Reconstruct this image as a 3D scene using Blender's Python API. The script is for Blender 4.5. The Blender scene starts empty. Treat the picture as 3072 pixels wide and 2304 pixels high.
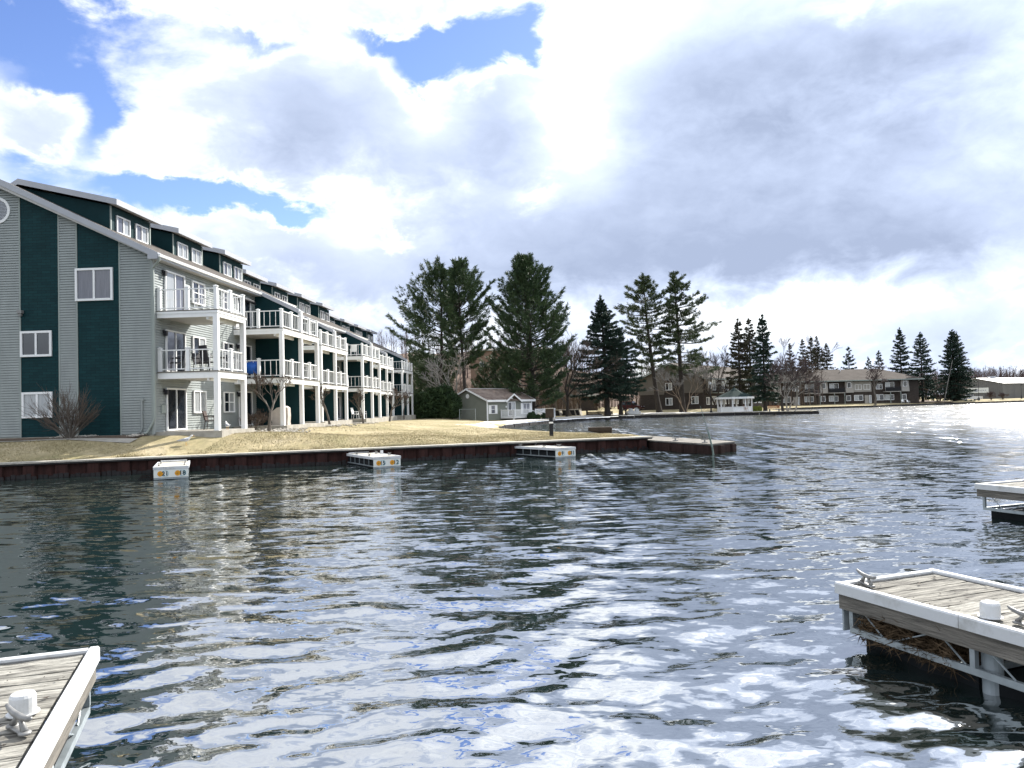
import bpy, bmesh, math, random
import numpy as np
from mathutils import Vector, Matrix
from mathutils.geometry import delaunay_2d_cdt

C = bpy.context.scene.collection
scn = bpy.context.scene
rad = math.radians

# ------------------------------------------------------------------ camera
EYE = 2.3
FPX = 2308.0                       # focal length in pixels of a 3072 wide frame
PITCH, ROLL = rad(1.671), math.atan(0.026)
R0 = Vector((1, 0, 0))
FW = Vector((0, math.cos(PITCH), math.sin(PITCH)))
U0 = Vector((0, -math.sin(PITCH), math.cos(PITCH)))
RT = R0 * math.cos(ROLL) - U0 * math.sin(ROLL)
UP = R0 * math.sin(ROLL) + U0 * math.cos(ROLL)
cam_d = bpy.data.cameras.new('camera')
cam = bpy.data.objects.new('camera', cam_d)
C.objects.link(cam)
cam_d.sensor_width = 36.0
cam_d.lens = 36.0 * FPX / 3072.0
cam_d.clip_start = 0.1
cam_d.clip_end = 3000
m = Matrix.Identity(4)
for i in range(3):
    m[i][0], m[i][1], m[i][2] = RT[i], UP[i], -FW[i]
m[2][3] = EYE
cam.matrix_world = m
scn.camera = cam

def ray(px, py):
    return (RT * (px - 1536) - UP * (py - 1152) + FW * FPX).normalized()
def at(px, py, Y):
    """point seen at (px, py) of the photograph at distance Y ahead"""
    d = ray(px, py)
    k = Y / d.y
    return Vector((d.x * k, Y, EYE + d.z * k))
def gx(px, Y):
    """world x of the column px at distance Y on the ground"""
    return at(px, 1225, Y).x

# ------------------------------------------------------------------ world, sun, exposure
SUN_AZ, SUN_EL = rad(37), rad(36)      # azimuth from +Y towards +X
sun_d = bpy.data.lights.new('sun', 'SUN')
sun_d.energy = 5.0
sun_d.angle = rad(0.6)
sun_d.color = (1.0, 0.95, 0.87)
sun = bpy.data.objects.new('sun', sun_d)
C.objects.link(sun)
sv = Vector((math.sin(SUN_AZ) * math.cos(SUN_EL), math.cos(SUN_AZ) * math.cos(SUN_EL), math.sin(SUN_EL)))
sun.rotation_euler = sv.to_track_quat('Z', 'Y').to_euler()
sun.location = sv * 60

scn.view_settings.view_transform = 'Standard'
scn.view_settings.look = 'None'
scn.view_settings.gamma = 1.0
scn.view_settings.exposure = 0.92
scn.view_settings.use_curve_mapping = False
scn.cycles.max_bounces = 6
scn.cycles.diffuse_bounces = 2
scn.cycles.glossy_bounces = 3
scn.cycles.transmission_bounces = 4
scn.cycles.caustics_reflective = False
scn.cycles.caustics_refractive = False
scn.cycles.sample_clamp_indirect = 4.0

world = bpy.data.worlds.new('World')
scn.world = world
world.use_nodes = True
NT = world.node_tree
NT.nodes.clear()
def wn(t, **kw):
    n = NT.nodes.new(t)
    for k, v in kw.items():
        setattr(n, k, v)
    return n
def wl(a, b):
    NT.links.new(a, b)
def wmath(op, a, b=None, c=None, clamp=False):
    n = wn('ShaderNodeMath', operation=op, use_clamp=clamp)
    for i, v in enumerate((a, b, c)):
        if v is None:
            continue
        if isinstance(v, (int, float)):
            n.inputs[i].default_value = v
        else:
            wl(v, n.inputs[i])
    return n.outputs[0]
def smooth(v, lo, hi):
    n = wn('ShaderNodeMapRange', interpolation_type='SMOOTHSTEP')
    wl(v, n.inputs[0])
    n.inputs[1].default_value, n.inputs[2].default_value = lo, hi
    return n.outputs[0]

sky = wn('ShaderNodeTexSky', sky_type='NISHITA', sun_disc=False)
sky.sun_elevation = SUN_EL
sky.sun_rotation = SUN_AZ
sky.altitude = 200
sky.air_density, sky.dust_density, sky.ozone_density = 1.0, 0.3, 2.0
geo = wn('ShaderNodeTexCoord')
DIR = geo.outputs['Generated']
sep = wn('ShaderNodeSeparateXYZ'); wl(DIR, sep.inputs[0])
az = wmath('ARCTAN2', sep.outputs[0], sep.outputs[1])
el = wmath('ARCSINE', sep.outputs[2])
# clouds thin out towards a flat layer: the pattern is looked up on the direction, stretched sideways
def noise(scale, detail, rough, zs=1.7, off=(0, 0, 0), dist=0.0):
    mp = wn('ShaderNodeMapping')
    mp.inputs['Scale'].default_value = (1, 1, zs)
    mp.inputs['Location'].default_value = off
    wl(DIR, mp.inputs[0])
    n = wn('ShaderNodeTexNoise')
    n.inputs['Scale'].default_value = scale
    n.inputs['Detail'].default_value = detail
    n.inputs['Roughness'].default_value = rough
    n.inputs['Distortion'].default_value = dist
    wl(mp.outputs[0], n.inputs['Vector'])
    return n.outputs['Fac']
n_big = noise(5.0, 9, 0.58, off=(3.1, 1.2, 0.4), dist=0.25)
n_mid = noise(13.0, 8, 0.6, off=(0.3, 5.2, 2.4), dist=0.3)
n_soft = noise(4.2, 5, 0.5, zs=2.2, off=(7.3, 2.2, 1.4))
comb = wn('ShaderNodeCombineXYZ')
warp_a = wmath('MULTIPLY_ADD', n_mid, 0.10, -0.05)
warp_b = wmath('MULTIPLY_ADD', n_big, 0.14, -0.07)
wl(wmath('ADD', az, warp_b), comb.inputs[0])
wl(wmath('ADD', el, warp_a), comb.inputs[1])
def skypos(x, y):                       # x, y in the 2212 px wide view of the photograph
    d = ray(x * 3072 / 2212, y * 3072 / 2212)
    return math.atan2(d.x, d.y), math.asin(d.z)
def blobs(lst, start):
    acc = start
    for (x, y, rx, ry, amp) in lst:
        a, e = skypos(x, y)
        ca = math.cos(math.atan2(x - 1106, 1662)) ** 1.5
        sx, sy = rx / 1662.0 * ca, ry / 1662.0
        s1 = wn('ShaderNodeVectorMath', operation='MULTIPLY_ADD')
        wl(comb.outputs[0], s1.inputs[0])
        s1.inputs[1].default_value = (1 / sx, 1 / sy, 0)
        s1.inputs[2].default_value = (-a / sx, -e / sy, 0)
        s2 = wn('ShaderNodeVectorMath', operation='DOT_PRODUCT')
        wl(s1.outputs[0], s2.inputs[0]); wl(s1.outputs[0], s2.inputs[1])
        ex = wmath('POWER', 0.3679, s2.outputs['Value'])
        acc = wmath('MULTIPLY_ADD', ex, amp, acc)
    return acc
dens0 = wmath('MULTIPLY_ADD', n_big, 1.5, -0.42)
dens0 = wmath('MULTIPLY_ADD', n_mid, 0.55, wmath('ADD', dens0, -0.275))
DENS = blobs([
    # openings of blue
    (170, 110, 260, 120, -0.32), (330, 390, 240, 70, -0.25), (1010, 95, 150, 70, -1.35), (905, 165, 70, 35, -0.7), (820, 95, 120, 30, -0.6), (1140, 50, 45, 60, -0.7),
    (60, 60, 150, 55, -0.85), (250, 40, 120, 40, -0.45), (200, 250, 45, 70, -0.75), (500, 420, 110, 42, -1.0),
    (620, 455, 70, 25, -0.8), (340, 415, 120, 40, -0.75), (60, 350, 110, 45, -0.5), (840, 520, 90, 26, -0.5), (560, 95, 110, 30, -0.45),
    (100, 175, 90, 25, -0.45), (770, 640, 60, 40, -0.3),
    # cloud masses
    (690, 250, 210, 130, 0.7), (1180, 290, 250, 170, 0.75), (1750, 330, 560, 330, 1.5), (90, 240, 110, 50, 0.5), (60, 300, 100, 40, 0.4),
    (400, 290, 150, 70, 0.5), (560, 530, 120, 50, 0.8), (900, 600, 220, 50, 0.7), (1300, 620, 400, 120, 0.8), (980, 60, 30, 60, 0.3),
    (700, 20, 300, 40, 0.4), (1150, 425, 45, 22, 0.3),
], dens0)
g0 = wmath('MULTIPLY_ADD', n_soft, 1.5, -0.22)
n_fine = noise(27.0, 6, 0.6, off=(2.3, 0.2, 5.4), dist=0.4)
g0 = wmath('MULTIPLY_ADD', n_mid, 1.15, wmath('ADD', g0, -0.55))
g0 = wmath('MULTIPLY_ADD', n_fine, 0.55, wmath('ADD', g0, -0.275))
GREY = blobs([
    (670, 270, 200, 125, 0.95), (560, 290, 130, 60, 0.25), (1035, 265, 80, 80, 0.75), (1000, 370, 150, 70, 0.6), (880, 480, 150, 50, 0.4), (700, 600, 160, 40, 0.35),
    (1800, 190, 470, 170, 0.75), (1800, 450, 560, 130, 0.75), (1600, 570, 560, 60, 0.9), (1250, 500, 340, 80, 0.65), (1500, 280, 190, 190, 0.5),
    (1180, 590, 200, 60, 0.4), (620, 560, 90, 35, 0.45), (830, 630, 120, 30, 0.3), (2120, 680, 150, 80, 0.45),
    # sunlit rims and gaps
    (1235, 250, 70, 150, -0.75), (1350, 60, 160, 70, -0.6), (1850, 665, 280, 45, -0.9), (1680, 680, 120, 50, -0.6), (1850, 0, 130, 22, -0.6), (1850, 110, 430, 100, 0.45),
    (700, 120, 230, 40, -0.5), (430, 330, 160, 80, -0.5), (1150, 425, 50, 24, -0.9), (900, 240, 50, 80, -0.4), (720, 420, 160, 40, -0.3),
], g0)
alpha = smooth(DENS, -0.24, 0.42)
edge = smooth(DENS, 0.05, 0.75)
gfac = wmath('MULTIPLY_ADD', wmath('MULTIPLY', GREY, edge), 1 / 2.2, 0.25 / 2.2, clamp=True)
ramp = wn('ShaderNodeValToRGB'); wl(gfac, ramp.inputs[0])
cr = ramp.color_ramp
cr.elements[0].position = 0.13; cr.elements[0].color = (0.98, 1.02, 1.06, 1)
cr.elements[1].position = 1.0; cr.elements[1].color = (0.34, 0.405, 0.56, 1)
for p_, c_ in ((0.24, (0.80, 0.85, 0.94)), (0.40, (0.59, 0.665, 0.83)), (0.68, (0.465, 0.54, 0.71))):
    e_ = cr.elements.new(p_); e_.color = (*c_, 1)
bg_sky = wn('ShaderNodeBackground'); bg_sky.inputs[1].default_value = 0.11
hs = wn('ShaderNodeHueSaturation'); hs.inputs['Saturation'].default_value = 1.15; hs.inputs['Hue'].default_value = 0.517; hs.inputs['Value'].default_value = 1.0
wl(sky.outputs[0], hs.inputs['Color']); wl(hs.outputs[0], bg_sky.inputs[0])
bg_cl = wn('ShaderNodeBackground'); wl(ramp.outputs[0], bg_cl.inputs[0])
# cloud that lies towards the sun is lit through and brighter
sd = wn('ShaderNodeVectorMath', operation='DOT_PRODUCT'); wl(DIR, sd.inputs[0]); sd.inputs[1].default_value = tuple(sv)
toward = wmath('POWER', wmath('MAXIMUM', sd.outputs['Value'], 0.0), 7.0)
thin = wmath('MULTIPLY_ADD', gfac, -0.6, 0.6)
wl(wmath('MULTIPLY_ADD', toward, thin, 0.72), bg_cl.inputs[1])
mixs = wn('ShaderNodeMixShader')
wl(alpha, mixs.inputs[0]); wl(bg_sky.outputs[0], mixs.inputs[1]); wl(bg_cl.outputs[0], mixs.inputs[2])
wo = wn('ShaderNodeOutputWorld'); wl(mixs.outputs[0], wo.inputs[0])
world.cycles.sampling_method = 'MANUAL'
world.cycles.sample_map_resolution = 512

# ------------------------------------------------------------------ materials
def mat(name, col, rough=0.75, var=0.0, scale=4.0, bump=0.0, bscale=None, metal=0.0, col2=None, stretch=(1, 1, 1), spec=0.3, detail=5, coat=0.0, thresh=None, perobj=False):
    mt = bpy.data.materials.new(name)
    mt.use_nodes = True
    nt = mt.node_tree
    b = nt.nodes['Principled BSDF']
    b.inputs['Base Color'].default_value = (*col, 1)
    b.inputs['Roughness'].default_value = rough
    b.inputs['Metallic'].default_value = metal
    b.inputs['Specular IOR Level'].default_value = spec
    b.inputs['Coat Weight'].default_value = coat
    if var or col2 or bump:
        tc = nt.nodes.new('ShaderNodeTexCoord')
        mp = nt.nodes.new('ShaderNodeMapping')
        mp.inputs['Scale'].default_value = stretch
        src = tc.outputs['Object']
        if perobj:
            oi = nt.nodes.new('ShaderNodeObjectInfo')
            ml = nt.nodes.new('ShaderNodeVectorMath'); ml.operation = 'MULTIPLY_ADD'
            nt.links.new(oi.outputs['Random'], ml.inputs[0]); ml.inputs[1].default_value = (37, 53, 71)
            nt.links.new(src, ml.inputs[2]); src = ml.outputs[0]
        nt.links.new(src, mp.inputs[0])
    if var or col2:
        n = nt.nodes.new('ShaderNodeTexNoise')
        n.inputs['Scale'].default_value = scale
        n.inputs['Detail'].default_value = detail
        n.inputs['Roughness'].default_value = 0.62
        nt.links.new(mp.outputs[0], n.inputs['Vector'])
        r = nt.nodes.new('ShaderNodeValToRGB')
        a = col
        c = col2 if col2 else tuple(min(1, x * (1 + var)) for x in col)
        if not col2:
            a = tuple(x * (1 - var) for x in col)
        lo, hi = thresh if thresh else (0.3, 0.7)
        r.color_ramp.elements[0].position = lo
        r.color_ramp.elements[1].position = hi
        r.color_ramp.elements[0].color = (*a, 1)
        r.color_ramp.elements[1].color = (*c, 1)
        nt.links.new(n.outputs['Fac'], r.inputs[0])
        nt.links.new(r.outputs[0], b.inputs['Base Color'])
    if bump:
        n2 = nt.nodes.new('ShaderNodeTexNoise')
        n2.inputs['Scale'].default_value = bscale or scale * 4
        n2.inputs['Detail'].default_value = 6
        nt.links.new(mp.outputs[0], n2.inputs['Vector'])
        bp = nt.nodes.new('ShaderNodeBump')
        bp.inputs['Strength'].default_value = bump
        bp.inputs['Distance'].default_value = 0.05
        nt.links.new(n2.outputs['Fac'], bp.inputs['Height'])
        nt.links.new(bp.outputs[0], b.inputs['Normal'])
    return mt

def brickmat(name, col, col2, mortar, scale, rough=0.85, bw=0.5, bh=0.25, msize=0.02, axes='xz', bump=0.4):
    mt = bpy.data.materials.new(name)
    mt.use_nodes = True
    nt = mt.node_tree
    b = nt.nodes['Principled BSDF']
    b.inputs['Roughness'].default_value = rough
    b.inputs['Specular IOR Level'].default_value = 0.12
    tc = nt.nodes.new('ShaderNodeTexCoord')
    sp = nt.nodes.new('ShaderNodeSeparateXYZ')
    nt.links.new(tc.outputs['Object'], sp.inputs[0])
    ad = nt.nodes.new('ShaderNodeMath'); ad.operation = 'ADD'
    nt.links.new(sp.outputs[0], ad.inputs[0]); nt.links.new(sp.outputs[1], ad.inputs[1])
    cb = nt.nodes.new('ShaderNodeCombineXYZ')
    nt.links.new(ad.outputs[0], cb.inputs[0]); nt.links.new(sp.outputs[2], cb.inputs[1])
    br = nt.nodes.new('ShaderNodeTexBrick')
    br.inputs['Color1'].default_value = (*col, 1); br.inputs['Color2'].default_value = (*col2, 1)
    br.inputs['Mortar'].default_value = (*mortar, 1)
    br.inputs['Scale'].default_value = scale
    br.inputs['Mortar Size'].default_value = msize
    br.inputs['Brick Width'].default_value = bw; br.inputs['Row Height'].default_value = bh
    nt.links.new(cb.outputs[0], br.inputs['Vector'])
    nz = nt.nodes.new('ShaderNodeTexNoise'); nz.inputs['Scale'].default_value = 1.3; nz.inputs['Detail'].default_value = 6
    nt.links.new(tc.outputs['Object'], nz.inputs['Vector'])
    mx = nt.nodes.new('ShaderNodeMixRGB'); mx.blend_type = 'MULTIPLY'; mx.inputs[0].default_value = 0.45
    nt.links.new(br.outputs['Color'], mx.inputs[1]); nt.links.new(nz.outputs['Fac'], mx.inputs[2])
    gm = nt.nodes.new('ShaderNodeGamma'); gm.inputs[1].default_value = 1.0
    nt.links.new(mx.outputs[0], gm.inputs[0]); nt.links.new(gm.outputs[0], b.inputs['Base Color'])
    bp = nt.nodes.new('ShaderNodeBump'); bp.inputs['Strength'].default_value = bump; bp.inputs['Distance'].default_value = 0.02
    bp.invert = True
    nt.links.new(br.outputs['Fac'], bp.inputs['Height']); nt.links.new(bp.outputs[0], b.inputs['Normal'])
    return mt

MT = {}
MT['white'] = mat('white_paint', (0.86, 0.87, 0.87), 0.5, var=0.04, scale=2)
MT['siding'] = mat('grey_vinyl_siding', (0.32, 0.35, 0.345), 0.5, var=0.10, scale=1.6, stretch=(1, 1, 0.35))
MT['trim'] = mat('grey_trim', (0.30, 0.34, 0.32), 0.55, var=0.06, scale=2)
MT['fascia'] = mat('aluminium_fascia', (0.42, 0.435, 0.47), 0.5, var=0.05, scale=2)
MT['soffit'] = mat('soffit', (0.50, 0.49, 0.47), 0.7, var=0.05, scale=2)
MT['green'] = mat('dark_green_board', (0.006, 0.031, 0.036), 0.6, var=0.14, scale=1.5, bump=0.1, bscale=30, spec=0.12)
MT['greenbrick'] = brickmat('painted_green_brick', (0.010, 0.053, 0.060), (0.007, 0.040, 0.047), (0.004, 0.022, 0.027), 1.0, bw=0.42, bh=0.13, msize=0.008, rough=0.6, bump=0.5)
MT['shingle'] = brickmat('grey_brown_shingle', (0.16, 0.14, 0.125), (0.11, 0.1, 0.09), (0.05, 0.045, 0.04), 1.0, bw=0.35, bh=0.14, msize=0.01)
MT['glass'] = mat('dark_window_glass', (0.012, 0.016, 0.024), 0.06, spec=0.8, coat=0.3)
MT['curtain'] = mat('curtained_window_glass', (0.34, 0.36, 0.37), 0.12, spec=0.8, coat=0.6, var=0.18, scale=2.5, stretch=(6, 1, 0.3))
MT['halfcurtain'] = mat('shaded_window_glass', (0.10, 0.105, 0.13), 0.1, spec=0.8, coat=0.6, var=0.3, scale=2.5, stretch=(5, 1, 0.4))
MT['concrete'] = mat('concrete', (0.46, 0.44, 0.40), 0.9, var=0.18, scale=2.5, bump=0.25, bscale=18)
MT['slab'] = mat('patio_concrete', (0.36, 0.34, 0.30), 0.9, var=0.25, scale=2, bump=0.3, bscale=14)
MT['piledark'] = mat('dark_brown_steel', (0.022, 0.014, 0.013), 0.85, col2=(0.045, 0.026, 0.022), scale=2.2, bump=0.3, bscale=14, stretch=(4, 4, 0.45), perobj=True, spec=0.12)
MT['jetty_top'] = mat('dull_concrete', (0.15, 0.14, 0.125), 0.95, col2=(0.30, 0.285, 0.26), scale=2, bump=0.3, bscale=14, spec=0.05)
MT['capc'] = mat('pale_concrete_cap', (0.48, 0.455, 0.40), 0.95, spec=0.1, var=0.25, scale=2.2, bump=0.25, bscale=20)
MT['rust'] = mat('rusty_steel', (0.026, 0.014, 0.013), 0.85, col2=(0.065, 0.03, 0.026), scale=2.2, bump=0.3, bscale=14, stretch=(4, 4, 0.45), perobj=True, spec=0.15)
MT['rustdark'] = mat('wet_steel', (0.010, 0.008, 0.009), 0.45, var=0.4, scale=4)
MT['black'] = mat('black_paint', (0.012, 0.013, 0.016), 0.5, var=0.2, scale=5)
MT['dark'] = mat('dark_plastic', (0.02, 0.02, 0.024), 0.55, var=0.2, scale=6)
MT['steel'] = mat('galvanised_steel', (0.30, 0.34, 0.36), 0.5, var=0.2, scale=6, metal=0.55)
MT['castalu'] = mat('cast_aluminium', (0.24, 0.24, 0.235), 0.5, var=0.25, scale=14, metal=0.35)
MT['vinyl'] = mat('white_vinyl', (0.42, 0.42, 0.40), 0.5, col2=(0.64, 0.655, 0.67), scale=4, detail=9, thresh=(0.28, 0.5), bump=0.1, bscale=25)
MT['plank'] = mat('weathered_plank', (0.075, 0.071, 0.063), 0.9, col2=(0.42, 0.405, 0.36), scale=3.4, bump=0.6, bscale=9, stretch=(1.0, 9, 9), detail=10, thresh=(0.34, 0.60), perobj=True)
MT['plank2'] = mat('weathered_plank_darker', (0.06, 0.056, 0.05), 0.9, col2=(0.34, 0.325, 0.285), scale=3.1, bump=0.6, bscale=9, stretch=(0.9, 8, 8), detail=10, thresh=(0.36, 0.64), perobj=True)
MT['beam'] = mat('weathered_beam', (0.09, 0.085, 0.075), 0.9, col2=(0.26, 0.24, 0.21), scale=3, bump=0.4, bscale=10, stretch=(8, 0.7, 8), detail=8)
MT['float'] = mat('black_float', (0.008, 0.010, 0.012), 0.7, var=0.3, scale=3, spec=0.15)
MT['pvc'] = mat('pale_pipe', (0.35, 0.40, 0.43), 0.5, var=0.2, scale=4)
MT['twig'] = mat('dead_reeds', (0.04, 0.028, 0.018), 0.95, spec=0.05, col2=(0.15, 0.105, 0.065), scale=6)
MT['lawn'] = None
MT['bark'] = mat('grey_bark', (0.13, 0.115, 0.10), 0.9, var=0.3, scale=3)
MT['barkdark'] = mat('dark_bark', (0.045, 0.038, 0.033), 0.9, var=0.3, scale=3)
MT['barkpale'] = mat('pale_bark', (0.36, 0.34, 0.31), 0.85, col2=(0.16, 0.145, 0.13), scale=1.2, stretch=(1, 1, 0.7))
MT['barktan'] = mat('tan_bark', (0.27, 0.205, 0.15), 0.85, var=0.3, scale=2)
MT['twigs'] = mat('brown_twigs', (0.10, 0.075, 0.06), 0.9, var=0.25, scale=2)
MT['mauve'] = mat('mauve_twigs', (0.12, 0.092, 0.09), 0.95, var=0.25, scale=0.2, spec=0.05)
MT['pine'] = mat('pine_needles', (0.026, 0.055, 0.028), 0.6, col2=(0.10, 0.15, 0.065), scale=0.7, detail=4, spec=0.3)
MT['pinelight'] = mat('light_pine_needles', (0.035, 0.062, 0.03), 0.6, col2=(0.13, 0.165, 0.075), scale=0.7, detail=4, spec=0.3)
MT['spruce'] = mat('spruce_needles', (0.014, 0.034, 0.026), 0.65, col2=(0.055, 0.092, 0.062), scale=0.6, detail=4, spec=0.3)
MT['spruceb'] = mat('brownish_spruce_needles', (0.03, 0.034, 0.02), 0.7, col2=(0.095, 0.088, 0.05), scale=0.5, detail=4, spec=0.25)
MT['cedar'] = mat('cedar_foliage', (0.010, 0.028, 0.010), 0.7, col2=(0.05, 0.085, 0.03), scale=0.9, detail=4, spec=0.3)
MT['yew'] = mat('yellow_green_foliage', (0.22, 0.26, 0.05), 0.7, var=0.3, scale=2)
MT['cottage'] = mat('grey_green_clapboard', (0.21, 0.225, 0.19), 0.6, var=0.07, scale=1.2)
MT['roofbrown'] = mat('brown_shingle_roof', (0.14, 0.105, 0.09), 0.9, spec=0.08, col2=(0.33, 0.27, 0.23), scale=0.8, bump=0.3, bscale=9, stretch=(1, 1, 2))
MT['roofgrey'] = mat('grey_brown_roof', (0.055, 0.046, 0.04), 0.9, col2=(0.095, 0.082, 0.073), spec=0.08, scale=0.5, bump=0.2, bscale=9)
MT['brickdark'] = brickmat('dark_brown_brick', (0.075, 0.06, 0.052), (0.055, 0.045, 0.04), (0.10, 0.09, 0.08), 1.0, bw=0.44, bh=0.15, msize=0.012)
MT['tan'] = mat('tan_panel', (0.135, 0.12, 0.10), 0.75, var=0.06, scale=1)
MT['palepanel'] = mat('pale_panel', (0.36, 0.34, 0.31), 0.7, var=0.06, scale=1)
MT['metalwall'] = mat('grey_metal_cladding', (0.16, 0.16, 0.155), 0.6, var=0.06, scale=1)
MT['whiteroof'] = mat('white_metal_roof', (0.78, 0.78, 0.78), 0.5, var=0.04, scale=0.6)
MT['greenroof'] = mat('green_grey_shingle', (0.028, 0.045, 0.044), 0.9, spec=0.05, var=0.2, scale=1.5, bump=0.3, bscale=12)
MT['wicker'] = mat('brown_wicker', (0.045, 0.025, 0.02), 0.6, var=0.4, scale=30, bump=0.5, bscale=60)
MT['tarp'] = mat('blue_tarp', (0.015, 0.10, 0.42), 0.45, var=0.3, scale=3, bump=0.6, bscale=5)
MT['cover'] = mat('beige_cover', (0.50, 0.45, 0.40), 0.8, var=0.1, scale=3, bump=0.5, bscale=5)
MT['carred'] = mat('dark_red_car_paint', (0.05, 0.008, 0.014), 0.25, coat=0.8)
MT['carwhite'] = mat('white_car_paint', (0.75, 0.75, 0.76), 0.25, coat=0.8)
MT['carblue'] = mat('blue_car_paint', (0.03, 0.06, 0.22), 0.25, coat=0.8)
MT['carsilver'] = mat('silver_car_paint', (0.45, 0.47, 0.5), 0.25, coat=0.8, metal=0.4)
MT['tyre'] = mat('tyre_rubber', (0.015, 0.015, 0.016), 0.8)
MT['rim'] = mat('alloy_rim', (0.45, 0.45, 0.46), 0.35, metal=0.6)
MT['gull'] = mat('white_feathers', (0.78, 0.78, 0.77), 0.8)
MT['gullgrey'] = mat('grey_feathers', (0.36, 0.38, 0.42), 0.8)
MT['orange'] = mat('orange_enamel', (0.72, 0.33, 0.02), 0.5, var=0.2, scale=40)
MT['signblue'] = mat('pale_blue_print', (0.22, 0.45, 0.52), 0.5)
MT['signink'] = mat('dark_teal_print', (0.008, 0.045, 0.06), 0.5)
MT['signwhite'] = mat('white_sign_board', (0.78, 0.80, 0.76), 0.45, var=0.04, scale=3)
MT['wood'] = mat('brown_wood', (0.30, 0.13, 0.06), 0.7, var=0.25, scale=4, stretch=(1, 6, 6))
MT['darkwood'] = mat('dark_old_wood', (0.05, 0.038, 0.03), 0.9, var=0.35, scale=3)
MT['stone'] = mat('pale_stone', (0.46, 0.43, 0.38), 0.9, var=0.25, scale=3, bump=0.5, bscale=9)
MT['greenpole'] = mat('grey_green_pole', (0.16, 0.21, 0.19), 0.6, var=0.2, scale=5)
MT['mulch'] = mat('brown_mulch', (0.06, 0.04, 0.03), 0.95, col2=(0.2, 0.15, 0.11), scale=8, bump=0.6, bscale=20)

# lawn: straw-coloured winter grass with a little green coming through
lm = bpy.data.materials.new('winter_lawn'); lm.use_nodes = True
nt = lm.node_tree; b = nt.nodes['Principled BSDF']
b.inputs['Roughness'].default_value = 0.95; b.inputs['Specular IOR Level'].default_value = 0.15
tc = nt.nodes.new('ShaderNodeTexCoord')
def _nz(scale, det, stretch=(1, 1, 1)):
    mp = nt.nodes.new('ShaderNodeMapping'); mp.inputs['Scale'].default_value = stretch
    nt.links.new(tc.outputs['Object'], mp.inputs[0])
    n = nt.nodes.new('ShaderNodeTexNoise'); n.inputs['Scale'].default_value = scale; n.inputs['Detail'].default_value = det
    n.inputs['Roughness'].default_value = 0.65
    nt.links.new(mp.outputs[0], n.inputs['Vector'])
    return n.outputs['Fac']
r1 = nt.nodes.new('ShaderNodeValToRGB'); nt.links.new(_nz(0.45, 9), r1.inputs[0])
cr = r1.color_ramp
cr.elements[0].position = 0.30; cr.elements[0].color = (0.235, 0.22, 0.115, 1)
cr.elements[1].position = 0.72; cr.elements[1].color = (0.47, 0.405, 0.29, 1)
q = cr.elements.new(0.46); q.color = (0.32, 0.275, 0.165, 1)
q = cr.elements.new(0.58); q.color = (0.40, 0.342, 0.22, 1)
r2 = nt.nodes.new('ShaderNodeValToRGB'); nt.links.new(_nz(5.0, 8, (1, 0.45, 1)), r2.inputs[0])
r2.color_ramp.elements[0].position = 0.32; r2.color_ramp.elements[0].color = (0.74, 0.75, 0.72, 1)
r2.color_ramp.elements[1].position = 0.68; r2.color_ramp.elements[1].color = (1.16, 1.13, 1.08, 1)
mx = nt.nodes.new('ShaderNodeMixRGB'); mx.blend_type = 'MULTIPLY'; mx.inputs[0].default_value = 1.0
nt.links.new(r1.outputs[0], mx.inputs[1]); nt.links.new(r2.outputs[0], mx.inputs[2])
nt.links.new(mx.outputs[0], b.inputs['Base Color'])
bp = nt.nodes.new('ShaderNodeBump'); bp.inputs['Strength'].default_value = 0.4; bp.inputs['Distance'].default_value = 0.05
nt.links.new(_nz(9.0, 8), bp.inputs['Height']); nt.links.new(bp.outputs[0], b.inputs['Normal'])
MT['lawn'] = lm
MT['blade'] = mat('dry_grass_blade', (0.30, 0.265, 0.15), 0.9, col2=(0.50, 0.43, 0.29), scale=0.6, spec=0.1)

# water
wm = bpy.data.materials.new('lake_water'); wm.use_nodes = True
nt = wm.node_tree; b = nt.nodes['Principled BSDF']
b.inputs['Base Color'].default_value = (0.010, 0.018, 0.017, 1)
b.inputs['Roughness'].default_value = 0.015
b.inputs['IOR'].default_value = 7.0
tc = nt.nodes.new('ShaderNodeTexCoord')
def _wz(scale, det, stretch, rough=0.5):
    mp = nt.nodes.new('ShaderNodeMapping'); mp.inputs['Scale'].default_value = stretch
    mp.inputs['Rotation'].default_value = (0, 0, rad(14))
    nt.links.new(tc.outputs['Object'], mp.inputs[0])
    n = nt.nodes.new('ShaderNodeTexNoise'); n.inputs['Scale'].default_value = scale; n.inputs['Detail'].default_value = det
    n.inputs['Roughness'].default_value = rough
    nt.links.new(mp.outputs[0], n.inputs['Vector'])
    return n.outputs['Fac']
def _slope(scale, det, stretch, amp, rough=0.5, rotz=14):
    """an irregular tilt of the surface: two noise channels, centred on zero"""
    mp = nt.nodes.new('ShaderNodeMapping'); mp.inputs['Scale'].default_value = stretch
    mp.inputs['Rotation'].default_value = (0, 0, rad(rotz))
    nt.links.new(tc.outputs['Object'], mp.inputs[0])
    n = nt.nodes.new('ShaderNodeTexNoise'); n.inputs['Scale'].default_value = scale; n.inputs['Detail'].default_value = det
    n.inputs['Roughness'].default_value = rough
    n.inputs['Distortion'].default_value = 0.6
    nt.links.new(mp.outputs[0], n.inputs['Vector'])
    v = nt.nodes.new('ShaderNodeVectorMath'); v.operation = 'MULTIPLY_ADD'
    nt.links.new(n.outputs['Color'], v.inputs[0])
    v.inputs[1].default_value = (amp[0], amp[1], 0); v.inputs[2].default_value = (-amp[0] / 2, -amp[1] / 2, 0)
    return v.outputs[0]
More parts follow.
